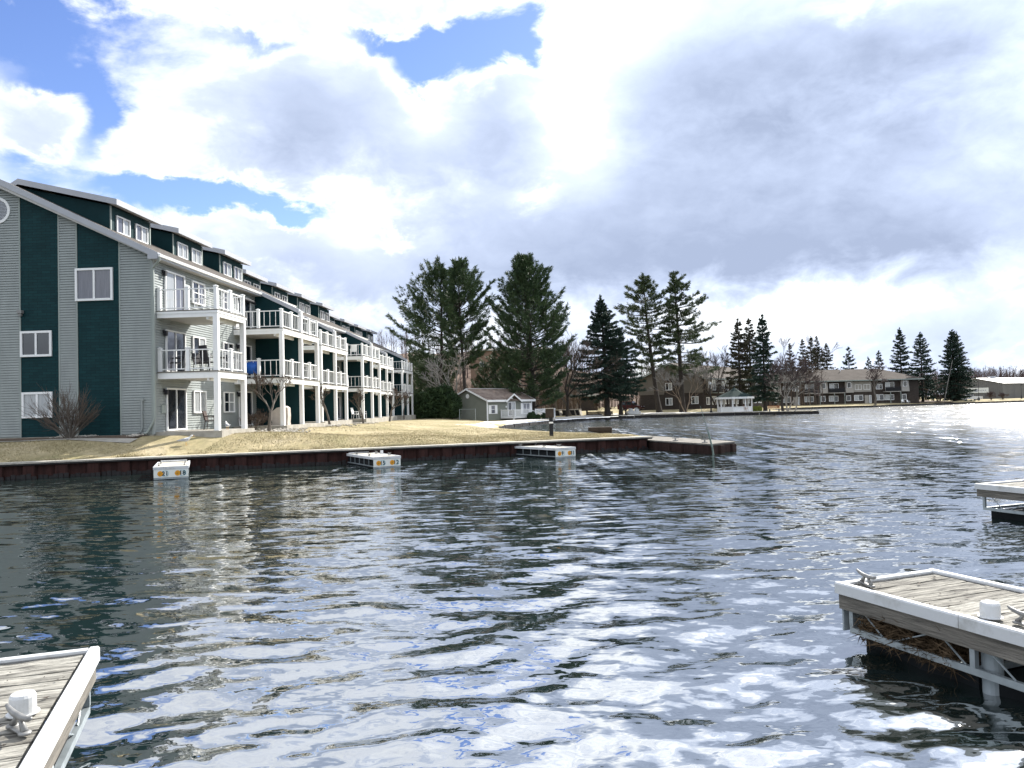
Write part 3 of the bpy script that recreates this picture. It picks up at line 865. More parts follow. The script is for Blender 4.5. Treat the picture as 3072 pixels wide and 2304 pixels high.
# dormers
DORM = [(1.45, 5.1, 0), (7.5, 11.1, 0), (13.5, 17.1, 0), (20.3, 23.9, 1), (26.4, 30.0, 1), (32.5, 36.0, 1), (38.6, 42.0, 1), (45.9, 49.4, 2), (51.9, 55.4, 2), (57.9, 61.4, 2), (63.9, 67.4, 2)]
for i, (s0, s1, sec) in enumerate(DORM):
    t0 = SEC[sec][2]
    f = t0 - 2.8
    dm = B(MB().prism([(f, EZ + 1.2), (f, 11.0), (t0 - HW, 12.05), (t0 - HW, EZ + 1.2)], 'y', s0, s1), 'dormer', 'green')
    rf = MB()
    a = (t0 - 2.33, 11.22); c_ = (t0 - HW, 12.4)
    rf.prism([a, (a[0], a[1] - 0.06), (c_[0], c_[1] - 0.08), c_], 'y', s0 - 0.28, s1 + 0.28)
    rf.prism([c_, (c_[0], c_[1] - 0.08), (c_[0] - 0.75, c_[1] - 0.52), (c_[0] - 0.75, c_[1] - 0.45)], 'y', s0 - 0.28, s1 + 0.28)
    B(rf, 'dormer_roof', 'shingle', dm)
    fs = MB()
    fs.box(a[0] + 0.002, a[0] + 0.03, s0 - 0.31, s1 + 0.31, a[1] - 0.27, a[1] + 0.01)
    for ss in (s0 - 0.31, s1 + 0.282):
        fs.prism([(a[0], a[1] + 0.01), (a[0], a[1] - 0.27), (c_[0], c_[1] - 0.27), (c_[0], c_[1] + 0.01)], 'y', ss, ss + 0.028)
        fs.prism([c_, (c_[0], c_[1] - 0.27), (c_[0] - 0.75, c_[1] - 0.7), (c_[0] - 0.75, c_[1] - 0.44)], 'y', ss, ss + 0.028)
    B(fs, 'fascia', 'fascia', dm)
    B(MB().prism([(a[0], a[1] - 0.26), (a[0], a[1] - 0.24), (f, a[1] - 0.13), (f, a[1] - 0.16)], 'y', s0 - 0.28, s1 + 0.28), 'soffit', 'soffit', dm)
    for ss in (s0 - 0.01, s1 - 0.09):
        B(MB().box(f - 0.02, f + 0.02, ss, ss + 0.1, EZ + 1.2, 11.0), 'corner_trim', 'trim', dm)
    for j, (u0, u1) in enumerate(((0.45, 1.62), (2.15, 3.3))):
        mats = [('halfcurtain', 'curtain'), ('curtain', 'curtain'), ('halfcurtain', 'curtain')][i % 3] if sec == 0 else ('glass', 'halfcurtain')
        o = window(dm, (f + 0.01, s0 + (u0 + u1) / 2, 9.78), rad(90), u1 - u0, 0.86, 2, mats, fr=0.06)
# facade openings, decks, posts, fins
CLU = [(0.3, None, 3.55, 0), (8.8, 12.1, 15.5, 0), (20.7, 24.3, 27.6, 1), (32.8, 36.2, 39.5, 1), (46.2, 49.6, 53.0, 2), (58.3, 61.5, 64.9, 2)]
DK = 2.9
LEV = [2.86, 5.68]
POSTM = MB().box(-0.11, 0.11, -0.11, 0.11, 0, 1).mesh('post'); POSTM.materials.append(MT['white'])
NEWM = MB().box(-0.075, 0.075, -0.075, 0.075, 0, 1.06).box(-0.1, 0.1, -0.1, 0.1, 1.06, 1.09).add([(-.1, -.1, 1.09), (.1, -.1, 1.09), (.1, .1, 1.09), (-.1, .1, 1.09), (0, 0, 1.14)], [(0, 1, 4), (1, 2, 4), (2, 3, 4), (3, 0, 4)]).mesh('newel'); NEWM.materials.append(MT['white'])
def railing(parent, pts, z, newels):
    mb = MB()
    for (x0, y0), (x1, y1) in zip(pts[:-1], pts[1:]):
        L = math.hypot(x1 - x0, y1 - y0); n = max(2, int(L / 0.30))
        dx, dy = (x1 - x0) / L, (y1 - y0) / L
        for (zz, hh) in ((0.96, 0.05), (0.09, 0.045)):
            wv = 0.03
            ax, ay = -dy * wv, dx * wv
            mb.add([(x0 + ax, y0 + ay, zz), (x1 + ax, y1 + ay, zz), (x1 - ax, y1 - ay, zz), (x0 - ax, y0 - ay, zz), (x0 + ax, y0 + ay, zz + hh), (x1 + ax, y1 + ay, zz + hh), (x1 - ax, y1 - ay, zz + hh), (x0 - ax, y0 - ay, zz + hh)],
                   [(0, 1, 2, 3), (7, 6, 5, 4), (0, 4, 5, 1), (1, 5, 6, 2), (2, 6, 7, 3), (3, 7, 4, 0)])
        for k in range(1, n):
            x, y = x0 + (x1 - x0) * k / n, y0 + (y1 - y0) * k / n
            mb.box(x - 0.011, x + 0.011, y - 0.011, y + 0.011, 0.135, 0.96)
    r = mb.build('railing', 'white', parent, (0, 0, z))
    for (x, y) in newels:
        link('newel', NEWM, r, (x, y, 0))
    return r
def post(x, y, z0, z1):
    o = link('post', POSTM, condo, (x, y, z0)); o.scale = (1, 1, z1 - z0)
rw = random.Random(4)
for ci, (n, fin, e, sec) in enumerate(CLU):
    t0 = SEC[sec][2]
    o_ = t0 + DK
    # patio
    B(MB().box(t0 + 0.03, o_ + 0.25, n - 0.25, e + 0.3, -0.55, 0.10), 'patio_slab', 'slab')
    for li, z in enumerate(LEV):
        dk = B(MB().box(t0 + 0.03, o_ + 0.04, n - 0.04, e + 0.04, z - 0.05, z), 'deck', 'beam')
        fb = MB()
        h = 0.34
        fb.box(o_ - 0.05, o_, n, e, z - h, z - 0.052); fb.box(t0 + 0.04, o_ - 0.051, n, n + 0.05, z - h, z - 0.052); fb.box(t0 + 0.04, o_ - 0.051, e - 0.05, e, z - h, z - 0.052)
        if li == 1:
            fb.box(o_ + 0.001, o_ + 0.03, n - 0.03, e + 0.03, z - 0.16, z - 0.052); fb.box(t0 + 0.04, o_, n - 0.031, n - 0.001, z - 0.16, z - 0.052)
        B(fb, 'fascia', 'white', dk)
        B(MB().box(t0 + 0.04, o_ - 0.052, n + 0.052, e - 0.052, z - 0.30, z - 0.26), 'soffit', 'soffit', dk)
        B(MB().box(o_ - 0.55, o_ - 0.45, n + 0.06, e - 0.06, z - 0.46, z - 0.305), 'beam', 'white', dk)
        nw = [(t0 + 0.12, n + 0.1), (t0 + 1.45, n + 0.1), (o_ - 0.1, n + 0.1), (o_ - 0.1, e - 0.1)]
        L = e - n
        cnt = 1 if L < 4 else 3
        for k in range(1, cnt + 1):
            nw.append((o_ - 0.1, n + 0.1 + (L - 0.2) * k / (cnt + 1)))
        if fin is not None and cnt == 3:
            nw = [q_ for q_ in nw if abs(q_[1] - fin) > 0.3]
        if li == 0:
            nw = [q_ for q_ in nw if not (abs(q_[0] - o_ + 0.1) < .01 and (abs(q_[1] - n - .1) < .01 or abs(q_[1] - e + .1) < .01))]
        railing(condo, [(t0 + 0.12, n + 0.1), (o_ - 0.1, n + 0.1), (o_ - 0.1, e - 0.1), (t0 + 0.12, e - 0.1)], z, nw)
    for yy in (n + 0.11, e - 0.11):
        post(o_ - 0.11, yy, 0.1, LEV[0] - 0.34); post(o_ - 0.11, yy, LEV[0], LEV[1] - 0.34)
    wins = []
    if fin is None:
        wins = [('d', 1.95), ('w', 4.4)]
    else:
        # party wall that carries the slope of the roof down over the decks
        ft = t0 + DK - 0.2
        zf = EZ - SL * (DK - 0.2)
        B(MB().prism([(t0 + 0.03, 0.1), (ft, 0.1), (ft, zf), (t0 + 0.03, EZ - 0.05)], 'y', fin - 0.1, fin + 0.1), 'party_wall', 'green')
        B(MB().prism([(t0 + 0.3, EZ - SL * .3 + 0.06), (t0 + 0.3, EZ - SL * .3 - 0.18), (ft + 0.12, zf - 0.26), (ft + 0.12, zf + 0.0)], 'y', fin - 0.22, fin + 0.22), 'party_wall_cap', 'fascia')
        post(o_ - 0.07, fin, 0.1, zf - 0.1)
        wins = [('d', n + 1.45), ('d', e - 1.45), ('w', n - 0.85), ('w', e + 0.85)]
        if ci in (1, 2, 3, 4):
            wins.append(('w', e + 2.6))
    for (kind, s) in wins:
        if s < SEC[sec][0] + 0.7 or s > SEC[sec][1] - 0.7:
            continue
        for li, z in enumerate([0.1] + LEV):
            mats = rw.choice([('glass', 'glass'), ('glass', 'curtain'), ('halfcurtain', 'glass'), ('curtain', 'halfcurtain')])
            if ci == 0:
                mats = {('d', 0): ('glass', 'glass'), ('d', 1): ('halfcurtain', 'glass'), ('d', 2): ('curtain', 'halfcurtain'), ('w', 0): ('curtain', 'curtain'), ('w', 1): ('glass', 'curtain'), ('w', 2): ('glass', 'halfcurtain')}[(kind, li)]
            if kind == 'd':
                window(condo, (t0 + 0.06, s, z + 0.02), rad(90), 1.92, 2.02, 2, mats, fr=0.075, name='sliding_door')
            else:
                window(condo, (t0 + 0.06, s, z + 0.82), rad(90), 1.4, 1.15, 2, mats, rail=2 if li == 2 or ci == 1 else 0, fr=0.065)
    # porch lamp beside each near door
    for z in [0.1] + LEV:
        yy = (0.85 if fin is None else n + 0.35)
        B(MB().box(t0 + 0.03, t0 + 0.1, yy - 0.06, yy + 0.06, z + 1.85, z + 2.0).box(t0 + 0.1, t0 + 0.24, yy - 0.08, yy + 0.08, z + 1.72, z + 1.95), 'porch_lamp', 'dark')
# retracted awnings under the eaves
for (s, t0) in ((9.0, 0), (13.0, 0)):
    B(MB().tube([(t0 + 0.25, s, 7.55), (t0 + 0.25, s + 2.4, 7.55)], 0.09, 8).tube([(t0 + .1, s + .2, 7.5), (t0 + .45, s + .2, 7.38)], 0.03, 5).tube([(t0 + .1, s + 2.2, 7.5), (t0 + .45, s + 2.2, 7.38)], 0.03, 5), 'awning', 'dark')

def L2W(t, s, z=0.0):
    """point of the block's own frame in the world"""
    return condo_m @ Vector((t, s, z))
condo_m = Matrix.Translation((BC.x, BC.y, cz)) @ Matrix.Rotation(-FDIR, 4, 'Z')

# ------------------------------------------------------------------ sea wall of rusty sheet piles
swl = (W1 - W0).length
SWA = math.atan2(WD.y, WD.x)
seawall = thing('sea_wall', 'rusty corrugated steel sheet pile sea wall with pale concrete cap along the lawn', 'wall', (W0.x, W0.y, 0), SWA)
pw = 0.55
PIL = []
for v_ in range(2):
    mb = MB()
    d = -0.16 if v_ == 0 else -0.02
    mb.prism([(-0.2745, d), (0.2745, d), (0.2745, 0.16), (-0.2745, 0.16)] if v_ else [(-0.2745, 0.16), (-0.2745, 0.0), (-0.2, d), (0.2, d), (0.2745, 0.0), (0.2745, 0.16)], 'z', -1.2, 0.50 + 0.02 * v_)
    me = mb.mesh('sheet_pile'); me.materials.append(MT['rust']); PIL.append(me)
n = int((swl + 9) / pw)
for k in range(n):
    link('sheet_pile', PIL[k % 2], seawall, (swl - pw * (k + .5), 0.02, 0))
wr2 = random.Random(8)
mb = MB()
for k in range(n * 3):
    x = swl - pw * (k / 3 + .17)
    h = 0.08 + wr2.random() * 0.12
    d = -0.185 if int(k / 3) % 2 == 0 else -0.045
    mb.box(x - 0.08, x + 0.08, d, d + 0.02, -0.4, h)
sb = mb.build('algae_band', 'rustdark', seawall); sb['kind'] = 'stuff'
mb = MB()
mb.box(-9, swl + 0.2, -0.215, 0.22, 0.522, 0.585)
mb.build('steel_waler', 'rustdark', seawall)
MB().box(-9, swl + .1, 0.20, 0.40, -1.2, 0.55).build('dark_backing', 'rustdark', seawall)  # unseen dark box added behind the piles to block light through their gaps
mb = MB(); xx = -9
while xx < swl:
    x2 = min(xx + 3.0, swl + 0.25)
    mb.box(xx, x2 - 0.012, -0.27, 0.42, 0.587, 0.65); xx += 3.0
mb.build('cap', 'capc', seawall)
# end return of the sea wall along the bay
# ------------------------------------------------------------------ jetty
J = [Vector((8.55, 33.3)), Vector((10.05, 34.9)), Vector((7.6, 43.2)), Vector((5.9, 39.2)), Vector((6.7, 38.3))]
jet = thing('jetty', 'concrete topped steel jetty running out from the corner of the lawn', 'jetty', (7.4, 37, 0))
Jl = [(p.x - 7.4, p.y - 37) for p in J]
MB().prism(Jl, 'z', 0.40, 0.46).build('deck', 'jetty_top', jet)
mb = MB()
ins = [(x * .985 - 0.0, y * .99) for x, y in Jl]
mb.prism(ins, 'z', -1.2, 0.398).build('core', 'rustdark', jet)
def pile_run(parent, a, b, mesh_w=0.5, top=0.36, depth=0.09):
    a, b = Vector(a), Vector(b)
    L = (b - a).length; n = max(1, int(L / mesh_w)); w = L / n
    d = (b - a).normalized(); ang_ = math.atan2(d.y, d.x)
    me = MB().prism([(-w * .48, 0.05), (-w * .3, -depth), (w * .3, -depth), (w * .48, 0.05)], 'z', -1.2, top).mesh('sheet_pile')
    me.materials.append(MT['piledark'])
    me2 = MB().prism([(-w * .48, 0.04), (-w * .48, -0.02), (w * .48, -0.02), (w * .48, 0.04)], 'z', -1.2, top).mesh('sheet_pile')
    me2.materials.append(MT['piledark'])
    for k in range(n):
        p = a + d * w * (k + .5)
        link('sheet_pile', me if k % 2 else me2, parent, (p.x, p.y, 0), ang_)
pile_run(jet, Jl[4], Jl[0]); pile_run(jet, Jl[0], Jl[1])
for (u, v_) in ((0.35, 0.25), (0.8, 0.2)):
    p = Vector(Jl[4]).lerp(Vector(Jl[0]), u) + Vector((0.35, 0.1))
    MB().box(p.x - .12, p.x + .12, p.y - .04, p.y + .04, 0.46, 0.50).box(p.x - .03, p.x + .03, p.y - .03, p.y + .03, 0.50, 0.58).box(p.x - .16, p.x + .16, p.y - .025, p.y + .025, 0.58, 0.62).build('cleat', 'castalu', jet)
p = at(2133, 1345, 31.3)
gp = thing('mooring_pole', 'thin grey green mooring pole leaning on the tip of the jetty', 'pole', (8.5, 33.1, 0))
MB().tube([(0.12, 0, -0.5), (0.02, -0.02, 0.3), (-0.13, 0, 1.0)], 0.04, 7).build('sleeve', 'greenpole', gp)
MB().tube([(-0.12, 0, 0.95), (-0.42, 0.05, 2.1)], [0.018, 0.009], 6).build('rod', 'greenpole', gp)
# wooden ramp box on the lawn beside the jetty
wx, wy = gx(1802, 44.5), 44.5
rb = thing('ramp_box', 'dark wooden ramp box at the end of the lawn by the jetty', 'ramp', (wx, wy, gz(wx, wy)), rad(-8))
MB().box(-0.75, 0.55, -0.35, 0.35, 0.16, 0.36).box(0.55, 0.62, -0.38, 0.38, 0, 0.34).build('lid', 'darkwood', rb)
MB().prism([(-0.75, 0.15), (-0.1, 0.0), (0.54, 0.0), (0.54, 0.15)], 'y', -0.3, 0.3).build('ramp', 'darkwood', rb)
# walkway round the head of the bay
mb = MB()
path = [(-4.6, 60), (-3.4, 70), (-2.9, 80), (-2.0, 87.5), (-0.6, 93.5), (4.2, 106.5), (9.5, 114.5), (16.5, 122.3)]
inner = [(-1.9, 60), (-1.55, 70), (-0.95, 82), (-0.1, 87), (1.3, 91.6), (5.9, 104.8), (11.7, 113.2), (17.3, 120.8)]
for i in range(len(path) - 1):
    q_ = [path[i], inner[i], inner[i + 1], path[i + 1]]
    mb.quad(*[(x, y, gz(x, y) + 0.03) for x, y in q_])
MT['walk'] = mat('pale_concrete_walk', (0.62, 0.60, 0.57), 0.9, var=0.12, scale=1.2)
structure(mb.build('path', 'walk'))
# low retaining walls along the other shores
def shore_wall(name, label, pts, top, material, thick=0.25, capm=None):
    t = thing(name, label, 'wall', (pts[0][0], pts[0][1], 0))
    o = Vector(pts[0])
    mb, cb = MB(), MB()
    for a, b in zip(pts[:-1], pts[1:]):
        a, b = Vector(a) - o, Vector(b) - o
        d = (b - a).normalized(); nn = Vector((-d.y, d.x)) * thick
        L = (b - a).length; n = max(1, int(L / 1.2))
        for k in range(n):
            p, q_ = a.lerp(b, k / n), a.lerp(b, (k + .93) / n)
            r_ = wr2.uniform(-0.03, 0.04)
            vs = [(p.x, p.y), (q_.x, q_.y), (q_.x + nn.x, q_.y + nn.y), (p.x + nn.x, p.y + nn.y)]
            mb.prism([(x - d.y * -r_, y - d.x * r_) for x, y in vs], 'z', -1.0, top + r_)
        if capm:
            mb2 = [(a.x, a.y), (b.x, b.y), (b.x + nn.x * 2.2, b.y + nn.y * 2.2), (a.x + nn.x * 2.2, a.y + nn.y * 2.2)]
            cb.prism(mb2, 'z', top + 0.045, top + 0.13)
    mb.build('facing', material, t)
    if capm: cb.build('cap', capm, t)
    return t
shore_wall('retaining_wall', 'red brown steel retaining wall curving round the head of the bay', [(-1.3, 70), (-0.75, 81.8), (0.15, 86.5), (1.55, 91), (6.2, 103.9), (11.9, 112.4), (16.3, 118.3)], 0.30, 'rustdark', 0.2)
shore_wall('island_wall', 'low black timber wall under the gazebo point', [(16.3, 118.3), (34.8, 120.6), (45.6, 114.6), (46.7, 119), (45.6, 140)], 0.40, 'rustdark', 0.3, 'capc')
shore_wall('bank_wall', 'dark wooden wall along the far right bank', [(45.6, 140), (58, 164.8), (69, 173.7), (82, 175.2), (105, 188.7), (119, 194.7), (133, 199.7), (200, 231.7)], 0.36, 'rustdark', 0.3)
shore_wall('spit_wall', 'dark steel edging along the bay side of the lawn spit', [(6.7, 38.4), (6.5, 42), (4.4, 46.4), (3.0, 48.5), (1.3, 53), (-0.4, 58.6), (-1.2, 70)], 0.5, 'rustdark', 0.15)
# pale concrete walk along the gazebo point
mb = MB()
for a, b in (((17.5, 121.3), (34.6, 122.2)), ((34.6, 122.2), (45.0, 116.4))):
    mb.quad((a[0], a[1], gz(*a) + .06), (b[0], b[1], gz(*b) + .06), (b[0] + .6, b[1] + 2.2, gz(b[0], b[1] + 2.2) + .06), (a[0] + .3, a[1] + 2.2, gz(a[0], a[1] + 2.2) + .06))
structure(mb.build('point_walk', 'walk'))
# planting bed along the gable
mb = MB()
bl = [(-22, -1.15), (-0.2, -1.25), (-0.2, -0.04), (-22, -0.04)]
ring = [condo_m @ Vector((x, y, 0)) for x, y in bl]
mb.quad(*[(p.x, p.y, gz(p.x, p.y) + 0.05) for p in ring])
bed = mb.build('planting_bed', 'mulch'); structure(bed)
mb = MB()
for k in range(1500):
    t = -wr2.random() * 16 - 0.3; s = -0.1 - wr2.random() * 1.0
    if math.sin(t * 1.3) + math.sin(t * .53 + 1) < -0.2: continue
    p = condo_m @ Vector((t, s, 0)); z = gz(p.x, p.y) + 0.05; r = wr2.uniform(0.03, 0.075)
    mb.ball((p.x, p.y, z + r * .3), r, r * wr2.uniform(.6, 1), r * .6, 5, 3)
for (t, s, w) in ((3.5, 6.8, 1.3), (2.6, 18.0, 1.5), (1.6, 30.2, 1.4), (0.2, 55, 1.4)):
    for k in range(260):
        p = condo_m @ Vector((t + wr2.gauss(0, w * .5), s + wr2.gauss(0, w * .7), 0)); z = gz(p.x, p.y) + 0.02; r = wr2.uniform(0.04, 0.1)
        mb.ball((p.x, p.y, z + r * .3), r, r * wr2.uniform(.6, 1), r * .6, 5, 3)
g = mb.build('gravel', 'stone'); g['kind'] = 'stuff'; g['label'] = 'pale landscaping stones in the beds beside the condominium'; g['category'] = 'gravel'
# pavement strip between the bed and the lawn
mb = MB()
for k in range(8):
    a, b = -22 + k * 2.75, -22 + (k + 1) * 2.75
    vs = []
    for (x, y) in ((a, -2.0), (b - .03, -2.0), (b - .03, -1.3), (a, -1.3)):
        p = condo_m @ Vector((x, y, 0)); vs.append((p.x, p.y, gz(p.x, p.y) + 0.035))
    mb.quad(*vs)
structure(mb.build('footpath', 'slab'))

# ------------------------------------------------------------------ other buildings
# cottage on the head of the bay
CX = at(1462, 1263, 100)
czg = 0.45
CA = math.atan2(0.76, 0.65)
cot = thing('cottage', 'small grey green cottage with brown roof and white porch at the bay', 'house', (CX.x, CX.y, czg), CA)
CL, CW, CH = 9.2, 6.8, 2.75                      # local x along the front, y to the back
w_ = MB().prism([(0, 0), (0, CH), (CW / 2, CH + 1.42), (CW, CH), (CW, 0)], 'x', 0, CL).build('wall', 'cottage', cot)
mb = MB()
z = 0.15
while z < CH + 1.3:
    a, b = 0.02, CW - 0.02
    if z + .2 > CH:
        k = (z + .2 - CH) / 1.42 * CW / 2
        a, b = a + k, b - k
    mb.quad((-0.03, a, z), (-0.03, b, z), (-0.004, b, z + .2), (-0.004, a, z + .2)); mb.quad((0, a, z), (0, b, z), (-0.03, b, z), (-0.03, a, z))
    if z < CH - .2:
        mb.quad((0, -0.03, z), (CL, -0.03, z), (CL, -0.004, z + .2), (0, -0.004, z + .2)); mb.quad((0, 0, z), (CL, 0, z), (CL, -0.03, z), (0, -0.03, z))
    z += 0.2
mb.build('clapboard', 'cottage', w_)
rf = MB()
sl_ = 1.42 / (CW / 2)
for sg in (0, 1):
    p = [(-0.4, CH - 0.4 * sl_ + 0.06), (-0.4, CH - 0.4 * sl_ + 0.16), (CW / 2, CH + 1.42 + 0.2), (CW / 2, CH + 1.42 + 0.06)]
    if sg: p = [(CW - y, z) for y, z in p]
    rf.prism(p, 'x', -0.35, CL + 0.35)
roof = rf.build('roof', 'roofbrown', cot)
fb = MB()
fb.box(-0.37, CL * 0.37, -0.44, -0.402, CH - 0.26, CH + 0.02).box(CL * 0.70, CL + 0.37, -0.44, -0.402, CH - 0.26, CH + 0.02)
fb.box(-0.3, CL + .3, CW / 2 - .08, CW / 2 + .08, CH + 1.615, CH + 1.66)
for xx in (-0.385, CL + 0.352):
    for sg in (0, 1):
        p = [(-0.44, CH - 0.4 * sl_ - 0.06), (-0.44, CH - 0.4 * sl_ + 0.17), (CW / 2, CH + 1.64), (CW / 2, CH + 1.40)]
        if sg: p = [(CW - y, z) for y, z in p]
        fb.prism(p, 'x', xx, xx + 0.033)
fb.build('fascia', 'white', roof)
# cross gable over the door
g0, g1, gm = CL * 0.37, CL * 0.70, CL * 0.535
cg = MB().prism([(g0 + .25, CH - .3), (g1 - .25, CH - .3), (gm, CH + 0.55)], 'y', -0.02, 1.6).build('cross_gable', 'cottage', cot)
mb = MB()
mb.prism([(g0 - .15, CH - 0.13), (gm, CH + 0.82), (gm, CH + 0.70), (g0 - .05, CH - 0.2)], 'y', -0.5, 1.8); mb.prism([(g1 + .15, CH - 0.13), (gm, CH + 0.82), (gm, CH + 0.70), (g1 + .05, CH - 0.2)], 'y', -0.5, 1.8)
mb.build('gable_roof', 'roofbrown', cg)
mb = MB()
for s_, e_ in ((g0 - .2, gm), (g1 + .2, gm)):
    mb.prism([(s_, CH - 0.16), (gm, CH + 0.84), (gm, CH + 0.62), (s_ + (.1 if s_ < gm else -.1), CH - 0.36)], 'y', -0.54, -0.502)
mb.build('fascia', 'white', cg)
MB().lathe([(0.2, 0), (0.2, 0.05), (0.0, 0.06)], 16).build('gable_vent', 'white', cot, (gm, -0.03, CH + 0.12), (rad(90), 0, 0))
MB().lathe([(0.3, 0), (0.3, 0.05), (0.0, 0.06)], 18).build('gable_vent', 'white', cot, (-0.03, CW / 2, CH + 0.6), (rad(90), 0, rad(-90)))
for x in (0.06, CL - 0.06):
    MB().box(x - .09, x + .09, -0.05, 0.05, 0, CH).build('corner_board', 'white', cot)
def shutters(parent, x, z, w, h):
    for sx in (-1, 1):
        MB().box(x + sx * (w / 2 + .22) - .2, x + sx * (w / 2 + .22) + .2, -0.075, -0.03, z, z + h).build('shutter', 'white', parent)
window(cot, (CL * .12, -0.03, 0.95), 0, 0.85, 1.15, 1, ('halfcurtain',), rail=2, fr=0.07); shutters(cot, CL * .12, 0.95, 0.85, 1.15)
window(cot, (CL * .525, -0.03, 0.55), 0, 1.6, 1.95, 2, ('glass', 'curtain'), fr=0.1, name='sliding_door')
window(cot, (CL * .865, -0.03, 0.8), 0, 1.5, 1.5, 2, ('halfcurtain', 'halfcurtain'), rail=2, fr=0.09); shutters(cot, CL * .865, 0.8, 1.5, 1.5)
window(cot, (-0.03, CW - 0.75, 0.95), rad(-90), 0.8, 1.0, 1, ('glass',), fr=0.08)
MB().box(-0.075, -0.03, CW - 1.55, CW - 1.2, 0.95, 1.95).build('shutter', 'white', cot)
MB().box(CL * .4 - .08, CL * .4 + .08, -.2, -.03, 1.7, 1.95).build('porch_lamp', 'white', cot)
# porch
pd = MB().box(2.6, CL + 2.4, -2.3, -0.05, 0.3, 0.42).build('porch_deck', 'white', cot)
def pales(parent, x0, y0, x1, y1, z0, h=0.95, gap=0.16):
    mb = MB(); L = math.hypot(x1 - x0, y1 - y0); n = int(L / gap)
    mb.tube([(x0, y0, z0 + h), (x1, y1, z0 + h)], 0.05, 4); mb.tube([(x0, y0, z0 + .1), (x1, y1, z0 + .1)], 0.035, 4)
    for k in range(n + 1):
        x, y = x0 + (x1 - x0) * k / n, y0 + (y1 - y0) * k / n
        w = 0.055 if k in (0, n) else 0.028
        mb.box(x - w, x + w, y - w * .8, y + w * .8, z0, z0 + h - .03 if k not in (0, n) else z0 + h + .08)
    r = mb.build('railing', 'white', parent); r['kind'] = 'stuff'
    return r
pales(cot, 2.65, -2.25, 6.0, -2.25, 0.43); pales(cot, 2.65, -2.25, 2.65, -0.1, 0.43); pales(cot, 7.2, -2.25, CL + 2.35, -2.25, 0.43); pales(cot, CL + 2.35, -2.25, CL + 2.35, -0.1, 0.43)
MB().tube([(6.0, -2.25, 1.38), (7.0, -3.6, 0.75)], 0.05, 4).tube([(7.2, -2.25, 1.38), (8.2, -3.6, .75)], 0.05, 4).build('stair_rail', 'white', cot)
MB().box(6.05, 7.15, -2.75, -2.32, 0.0, 0.28).box(6.05, 7.15, -3.2, -2.76, 0, .14).build('step', 'white', cot)
for x in (2.75, 5.9, 7.3, CL + 2.2):
    MB().box(x - .07, x + .07, -2.25, -2.1, -0.3, 0.3).build('leg', 'white', cot)
# wire fence beside the cottage
fx, fy = gx(1420, 92), 92
fn = thing('wire_fence', 'thin steel pipe fence frame standing before the cottage gable', 'fence', (fx, fy, gz(fx, fy)))
a, b = gx(1378, 94) - fx, gx(1426, 90) - fx
MB().tube([(a, 2, -.2), (a, 2, 1.55)], 0.04, 6).build('pole', 'steel', fn); MB().tube([(b, -2, -.2), (b, -2, 1.55)], 0.04, 6).build('pole', 'steel', fn)
MB().tube([(a, 2, 1.5), (b, -2, 1.5)], 0.03, 6).build('top_rail', 'steel', fn)
mb = MB()
for k in range(14):
    u = k / 14; x, y = a + (b - a) * u, 2 - 4 * u
    mb.tube([(x, y, 0.05), (x, y, 1.48)], 0.006, 3)
o = mb.build('wire_mesh', 'steel', fn); o['kind'] = 'stuff'

# brown house roof seen behind the cottage, and houses on the hillside
def simple_house(name, label, x, y, z, rz, L, W, H, rise, wallm, roofm, wins=(), over=0.5, hip=0.0, cat='house'):
    t = thing(name, label, cat, (x, y, z), rz)
    if hip:
        MB().box(0, L, 0, W, -1, H).build('wall', wallm, t)
    else:
        MB().prism([(0, -1), (0, H), (W / 2, H + rise), (W, H), (W, -1)], 'x', 0, L).build('wall', wallm, t)
    r = MB(); s = rise / (W / 2); o_ = over
    e0 = H - o_ * s
    h = hip
    v = [(-o_, -o_, e0 + .1), (L + o_, -o_, e0 + .1), (L + o_, W + o_, e0 + .1), (-o_, W + o_, e0 + .1), (-o_ + 0, W / 2, H + rise + .12), (L + o_ - h, W / 2, H + rise + .12)]
    r.add(v, [(0, 1, 5, 4), (2, 3, 4, 5)] + ([(1, 2, 5)] if h else []) )
    vv = [(a_, b_, c_ - .14) for a_, b_, c_ in v]
    r.add(vv, [(4, 5, 1, 0), (5, 4, 3, 2)] + ([(5, 2, 1)] if h else []))
    r.add([v[0], v[1], vv[1], vv[0]], [(3, 2, 1, 0)]).add([v[2], v[3], vv[3], vv[2]], [(3, 2, 1, 0)])
    if not h:
        r.add([v[1], v[5], vv[5], vv[1]], [(3, 2, 1, 0)]).add([v[5], v[2], vv[2], vv[5]], [(3, 2, 1, 0)])
    else:
        r.add([v[1], v[2], vv[2], vv[1]], [(3, 2, 1, 0)])
    r.add([v[0], v[4], vv[4], vv[0]], [(0, 1, 2, 3)]).add([v[4], v[3], vv[3], vv[4]], [(0, 1, 2, 3)])
    ro = r.build('roof', roofm, t)
    MB().box(-o_, L + o_, -o_ - .05, -o_ - .005, e0 - .14, e0 + .1).build('fascia', 'trim', ro)
    for (wx_, wz_, ww, wh, mats) in wins:
        window(t, (wx_, -0.01, wz_), 0, ww, wh, len(mats), mats, fr=0.09)
    return t
hx = gx(1380, 112)
simple_house('outbuilding', 'low outbuilding with pale brown roof half hidden behind the cottage', hx - 5, 112, 0.7, rad(8), 9, 7, 2.6, 1.3, 'cottage', 'roofbrown', cat='shed')
big = simple_house('hillside_block', 'long brown building with a flat dark roof high on the wooded hillside', gx(1415, 205), 205, 6.5, 0, 21, 12, 11.0, 0.6, 'hill', 'roofbrown', [(3 + 3.4 * k, 6.5 + (k % 2) * .3, 1.1, 1.4, ('halfcurtain',)) for k in range(5)], cat='building')
